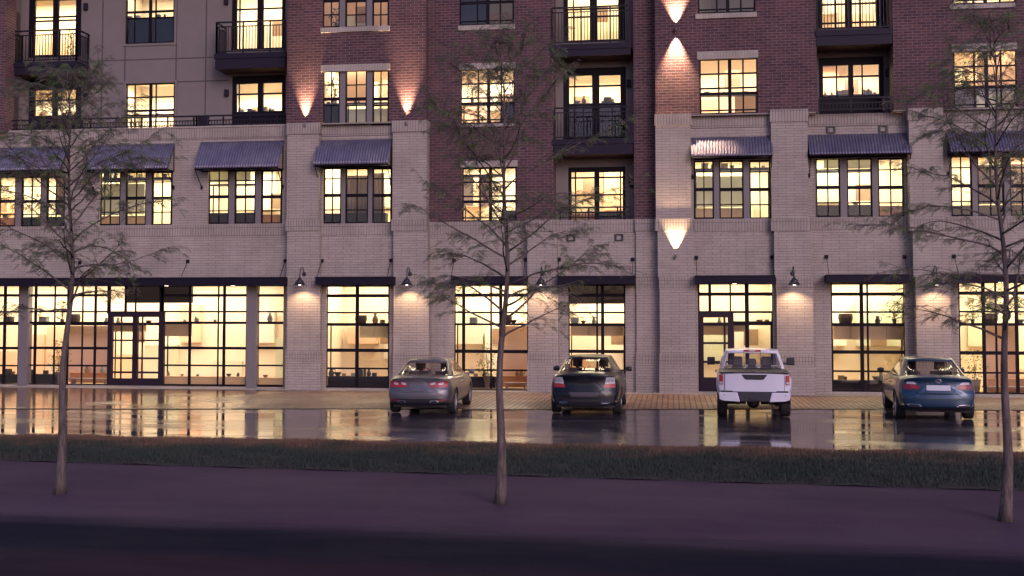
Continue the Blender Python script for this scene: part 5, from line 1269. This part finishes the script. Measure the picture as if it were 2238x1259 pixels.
m = MB(); m.box(-.86, .86, -.025, .02, .645, .685); S.fin(m, 'bumper_step', M['blacktrim'])
for sg in (-1, 1):
    m = MB(); xa, xb, xc = sg * .40, sg * .93, sg * .33
    vs = [(sg * .44, -.13, .645), (sg * .92, -.09, .645), (sg * .90, -.08, .46), (sg * .78, -.11, .425), (sg * .37, -.13, .40)]; vs += [(v[0], .14, v[2]) for v in vs]
    m.add(vs, [(0, 1, 2, 3, 4), (9, 8, 7, 6, 5)] + [(i, (i + 1) % 5, 5 + (i + 1) % 5, 5 + i) for i in range(5)]); S.fin(m, 'bumper_corner', S.pm, bevel=.02)
    m = MB(); m.lathe([(0, 0), (.012, 0), (.012, .01)], (sg * .78, -.125, .58), 10, 'y'); S.fin(m, 'parking_sensor', M['seam'])
m = MB(); vs = [(-.46, -.11, .645), (.46, -.11, .645), (.36, -.12, .41), (-.36, -.12, .41)]; vs += [(v[0], .1, v[2]) for v in vs]
m.add(vs, [(0, 1, 2, 3), (7, 6, 5, 4)] + [(i, (i + 1) % 4, 4 + (i + 1) % 4, 4 + i) for i in range(4)]); m.box(-.14, .14, -.135, -.1, .44, .52); S.fin(m, 'bumper_centre', M['blacktrim'], bevel=.015)
m = MB(); m.lathe([(0, -.11), (.25, -.11), (.34, -.06), (.34, .06), (.25, .11), (0, .11)], (0, .95, .45), 24, 'z'); S.fin(m, 'spare_wheel', M['tyre'], smooth=True, autosmooth=40)
m = MB(); m.tube([(-.83, 1.25, .385), (-.2, 1.25, .385)], .06, 10); m.tube([(.83, 1.25, .385), (.2, 1.25, .385)], .06, 10); m.lathe([(0, -.17), (.09, -.16), (.17, -.05), (.17, .05), (.09, .16), (0, .17)], (0, 1.25, .385), 14, 'y'); S.fin(m, 'rear_axle', M['blacktrim'], smooth=True, autosmooth=40)
for sx in (-.42, .42):
    m = MB(); m.box(sx - .05, sx + .05, .3, .42, .30, .52); m.box(sx - .04, sx + .04, .1, 2.2, .46, .52); S.fin(m, 'leaf_spring_hanger', M['blacktrim'], bevel=.01)
m = MB(); m.tube([(.50, .10, .40), (.92, .06, .40)], .045, 12); S.fin(m, 'exhaust_pipe', M['steel'], smooth=True, autosmooth=40)
m = MB(); m.box(-.24, .24, 2.0, 2.09, 1.625, 1.68); o = S.fin(m, 'brake_light', M['redlens'], bevel=.01); m = MB(); m.box(-.08, .08, 1.988, 2.01, 1.635, 1.67); S.fin(m, 'cargo_lens', M['clearlens'], o)
for sx in (-.225, .225):
    m = MB(); m.tube([(sx, 1.735, 1.16), (sx, 1.97, 1.62)], .007, 4); S.fin(m, 'window_divider', M['blacktrim'])
for sx in (-.40, 0, .40):
    m = MB(); w = .17 if sx else .14; t = 1.48 if sx else 1.42; m.box(sx - w, sx + w, 2.35, 2.5, .8, 1.20); m.box(sx - w * .85, sx + w * .85, 2.35, 2.47, 1.20, t); S.fin(m, 'seat', M['seat_grey'], bevel=.05)
d = MB(); d.box(-.8, .8, 3.9, 4.2, .9, 1.11); d.box(-.14, .14, 3.52, 3.56, 1.52, 1.58); d.box(-.83, .83, 2.2, 2.6, .8, 1.15); S.fin(d, 'dashboard', M['blacktrim'], bevel=.02)
for sg in (-1, 1):
    m = MB(); m.box(min(sg * 1.03, sg * 1.26), max(sg * 1.03, sg * 1.26), 3.75, 3.86, 1.17, 1.40); m.box(min(sg * .88, sg * 1.05), max(sg * .88, sg * 1.05), 3.77, 3.83, 1.19, 1.25); S.fin(m, 'wing_mirror', M['blacktrim'], bevel=.04)
    for y in (2.75, 3.6): m = MB(); x = sg * .975; m.tube([(x, y - .1, 1.02), (x + sg * .04, y - .07, 1.02), (x + sg * .04, y + .07, 1.02), (x, y + .1, 1.02)], .014, 6); S.fin(m, 'door_handle', M['chrome'])

S.root.rotation_euler.z = radians(-2.4); S.root.location.x -= .08
# ================================================================== TREES
def bark():
    m, nt, b = nodes('bark'); tc = N(nt, 'ShaderNodeTexCoord'); mp = N(nt, 'ShaderNodeMapping'); mp.inputs['Scale'].default_value = (22, 22, 3.5); L(nt, tc.outputs['Object'], mp.inputs[0])
    no = N(nt, 'ShaderNodeTexNoise', Scale=1.0, Detail=6.0, Roughness=.7); L(nt, mp.outputs[0], no.inputs['Vector'])
    rp = N(nt, 'ShaderNodeValToRGB'); e = rp.color_ramp.elements; e[0].position = .38; e[0].color = (.050, .036, .036, 1); e[1].position = .62; e[1].color = (.15, .11, .10, 1); L(nt, no.outputs['Fac'], rp.inputs[0]); L(nt, rp.outputs[0], b.inputs['Base Color'])
    bp = N(nt, 'ShaderNodeBump', Strength=.8, Distance=.02); L(nt, no.outputs['Fac'], bp.inputs['Height']); L(nt, bp.outputs[0], b.inputs['Normal']); b.inputs['Roughness'].default_value = .9; return m
def leafmat():
    m, nt, b = nodes('leaf'); geo = N(nt, 'ShaderNodeNewGeometry'); out = nt.nodes['Material Output']
    rp = N(nt, 'ShaderNodeValToRGB'); e = rp.color_ramp.elements
    e[0].position = 0; e[0].color = (.19, .13, .12, 1); e[1].position = 1; e[1].color = (.15, .28, .06, 1)
    q = e.new(.55); q.color = (.18, .145, .10, 1); q = e.new(.72); q.color = (.16, .18, .075, 1)
    L(nt, geo.outputs['Random Per Island'], rp.inputs[0]); L(nt, rp.outputs[0], b.inputs['Base Color']); b.inputs['Roughness'].default_value = .55; b.inputs['Specular IOR Level'].default_value = .3
    tl = N(nt, 'ShaderNodeBsdfTranslucent'); L(nt, rp.outputs[0], tl.inputs[0]); vm = N(nt, 'ShaderNodeVectorMath', operation='SCALE'); vm.inputs['Scale'].default_value = 1.6; L(nt, rp.outputs[0], vm.inputs[0]); L(nt, vm.outputs[0], tl.inputs[0])
    mx = N(nt, 'ShaderNodeMixShader'); mx.inputs[0].default_value = .5; L(nt, b.outputs[0], mx.inputs[1]); L(nt, tl.outputs[0], mx.inputs[2]); tp_ = N(nt, 'ShaderNodeBsdfTransparent'); m3 = N(nt, 'ShaderNodeMixShader'); m3.inputs[0].default_value = .64; L(nt, mx.outputs[0], m3.inputs[1]); L(nt, tp_.outputs[0], m3.inputs[2]); L(nt, m3.outputs[0], out.inputs[0]); return m
M['bark'] = bark(); M['leaf'] = leafmat()
LEAF = [(0, 0), (.10, .10), (.34, .16), (.22, .30), (.42, .52), (.20, .56), (.14, .74), (0, 1.0)]
def tree(px, py, label, seed, Ht, Rad, z0, rmul=1.0, nb=46):
    r = random.Random(seed); gx, gy = G(px, py)
    root = empty('street_tree', (gx, gy, 0), label, 'tree', 'young street trees along the verge')
    t = MB(); trunk = []
    wob = [r.uniform(-.05, .05) for _ in range(20)]
    def tp(z): return Vector((gx + .05 * sin(z * .9 + seed) + .03 * sin(z * 2.3) - .05 * sin(seed), gy + .04 * sin(z * 1.1 + 2 * seed), z))
    K = 26
    t.tube([tp(-.02 + (Ht + .02) * i / K) for i in range(K + 1)], [(.086 * (1 - .93 * (i / K) ** .62) + (.02 * exp(-i * .8))) * rmul for i in range(K + 1)], 10)
    LV = []; LF = []
    def leaf(p, d, s):
        """one lobed leaf hanging near level from p along d"""
        d = d.normalized(); up = Vector((r.gauss(0, .35), r.gauss(0, .35), 1)).normalized(); sd = d.cross(up).normalized(); up = sd.cross(d)
        b = len(LV); w = r.uniform(.85, 1.15); droop = r.uniform(.1, .45); fold = r.uniform(.05, .3)
        for sg in (1, -1):
            base = len(LV)
            for (x, y) in LEAF:
                LV.append(tuple(p + d * (y * s) + sd * (sg * x * s * w) - up * (droop * y * y * s) + up * (abs(x) * fold * s)))
            LF.append(tuple(base + i for i in range(len(LEAF))) if sg > 0 else tuple(base + i for i in reversed(range(len(LEAF)))))
        # stalk joins the two halves into one piece
    def path(p, d, ln, n, sag, jit):
        pts = [p.copy()]; d = d.normalized()
        for i in range(n):
            d = (d + Vector((r.gauss(0, jit), r.gauss(0, jit), r.gauss(0, jit) + sag * (i / n)))).normalized(); p = p + d * (ln / n); pts.append(p.copy())
        return pts
    ga = r.uniform(0, 6)
    for i in range(nb):
        u = i / (nb - 1); z = z0 + (Ht - z0 - .15) * u ** .92
        ga += 2.4 + r.uniform(-.5, .5); a = ga
        prof = (1 - ((u - .28) / .8) ** 2) if u > .28 else (.80 + .2 * u / .28)
        ln = Rad * max(.22, prof) * r.uniform(.7, 1.18); elv = .40 + .48 * u + r.uniform(-.22, .28)
        d = Vector((cos(a) * cos(elv), sin(a) * cos(elv), sin(elv)))
        pts = path(tp(z), d, ln, 9, r.uniform(-.22, .05), .11); rb = .020 * (1 - .6 * u) * rmul
        t.tube(pts, [rb * (1 - .85 * q / 9) for q in range(10)], 5)
        ntw = int(6 + ln * 4.6)
        for k in range(ntw):
            f = r.uniform(.22, 1.0); q = f * 9; i0 = min(int(q), 8); p = pts[i0].lerp(pts[i0 + 1], q - i0)
            bd = (pts[i0 + 1] - pts[i0]).normalized(); side = bd.cross(Vector((0, 0, 1))).normalized() * r.choice((-1, 1))
            td = bd * r.uniform(.3, 1) + side * r.uniform(.4, 1) + Vector((0, 0, r.uniform(-.25, .35)))
            tl = r.uniform(.22, .62) * (1.15 - .5 * f) + .1; tw = path(p, td, tl, 5, -.22, .12)
            t.tube(tw, [.006, .005, .004, .0035, .003, .002], 3, cap=False)
            for jn in range(1, 6):
                for c in range(r.choice((0, 1, 1, 2, 2))):
                    ld = (tw[jn] - tw[jn - 1]).normalized(); az = r.uniform(-1.5, 1.5)
                    ld = Vector((ld.x * cos(az) - ld.y * sin(az), ld.x * sin(az) + ld.y * cos(az), r.uniform(-.55, .15)))
                    leaf(tw[jn], ld, r.uniform(.10, .18))
    t.build('trunk', M['bark'], root, smooth=True)
    c = MB(); c.v = LV; c.f = LF; c.m = [0] * len(LF); c.build('crown', M['leaf'], root, recalc=False)
    print('leaves', len(LF) // 2)
    return root
tree(131, 1078, 'young street tree whose trunk rises before the long shop front at the left', 11, 6.75, 2.05, 2.9)
tree(1093, 1100, 'young street tree between the grey sedan and the black sedan', 23, 7.0, 2.1, 2.5)
tree(2195, 1136, 'young street tree whose trunk stands beside the blue sedan, cut by the edge', 37, 7.0, 2.1, 2.5)
# ================================================================== CAMERA, LIGHT
cam = bpy.data.cameras.new('camera'); co = bpy.data.objects.new('camera', cam); COL.objects.link(co)
cam.sensor_fit = 'HORIZONTAL'; cam.sensor_width = 36; cam.lens = F / 2238 * 36; cam.shift_y = -(629.5 - PY) / 2238
cam.clip_end = 2000; cam.clip_start = .1
m = Matrix((CR, CU, -CW)).transposed().to_4x4(); m.translation = Vector((0, -D, H)); co.matrix_world = m
SC.camera = co
w = bpy.data.worlds.new('World'); SC.world = w; w.use_nodes = True; nt = w.node_tree; bg = nt.nodes['Background']
sky = nt.nodes.new('ShaderNodeTexSky'); sky.sky_type = 'NISHITA'; sky.sun_disc = False
SE, SR = radians(24), radians(148)
sky.sun_elevation = SE; sky.sun_rotation = SR; sky.air_density = 1.2; sky.dust_density = 2.0; sky.ozone_density = 3.0
mx = nt.nodes.new('ShaderNodeMix'); mx.data_type = 'RGBA'; mx.blend_type = 'MULTIPLY'; mx.inputs[0].default_value = 1
nt.links.new(sky.outputs[0], mx.inputs[6]); mx.inputs[7].default_value = (.95, .81, 1.08, 1)
nt.links.new(mx.outputs[2], bg.inputs[0]); bg.inputs[1].default_value = .05
sl = bpy.data.lights.new('sun', 'SUN'); so = bpy.data.objects.new('sun', sl); COL.objects.link(so)
sl.energy = .3; sl.angle = radians(25); sl.color = (1, .88, .97)
az = radians(32); el = radians(24)
dv = Vector((-sin(az) * cos(el), cos(az) * cos(el), -sin(el))); so.rotation_euler = dv.to_track_quat('-Z', 'Y').to_euler(); so.location = (10, -30, 30)
SC.view_settings.view_transform = 'Standard'; SC.view_settings.look = 'None'; SC.view_settings.exposure = EXPO; SC.view_settings.gamma = 1
c = SC.cycles
c.use_denoising = True; c.max_bounces = 8; c.diffuse_bounces = 3; c.glossy_bounces = 4; c.transmission_bounces = 4; c.transparent_max_bounces = 12
c.caustics_reflective = False; c.caustics_refractive = False; c.sample_clamp_indirect = 4; c.sample_clamp_direct = 0
SC.render.engine = 'CYCLES'
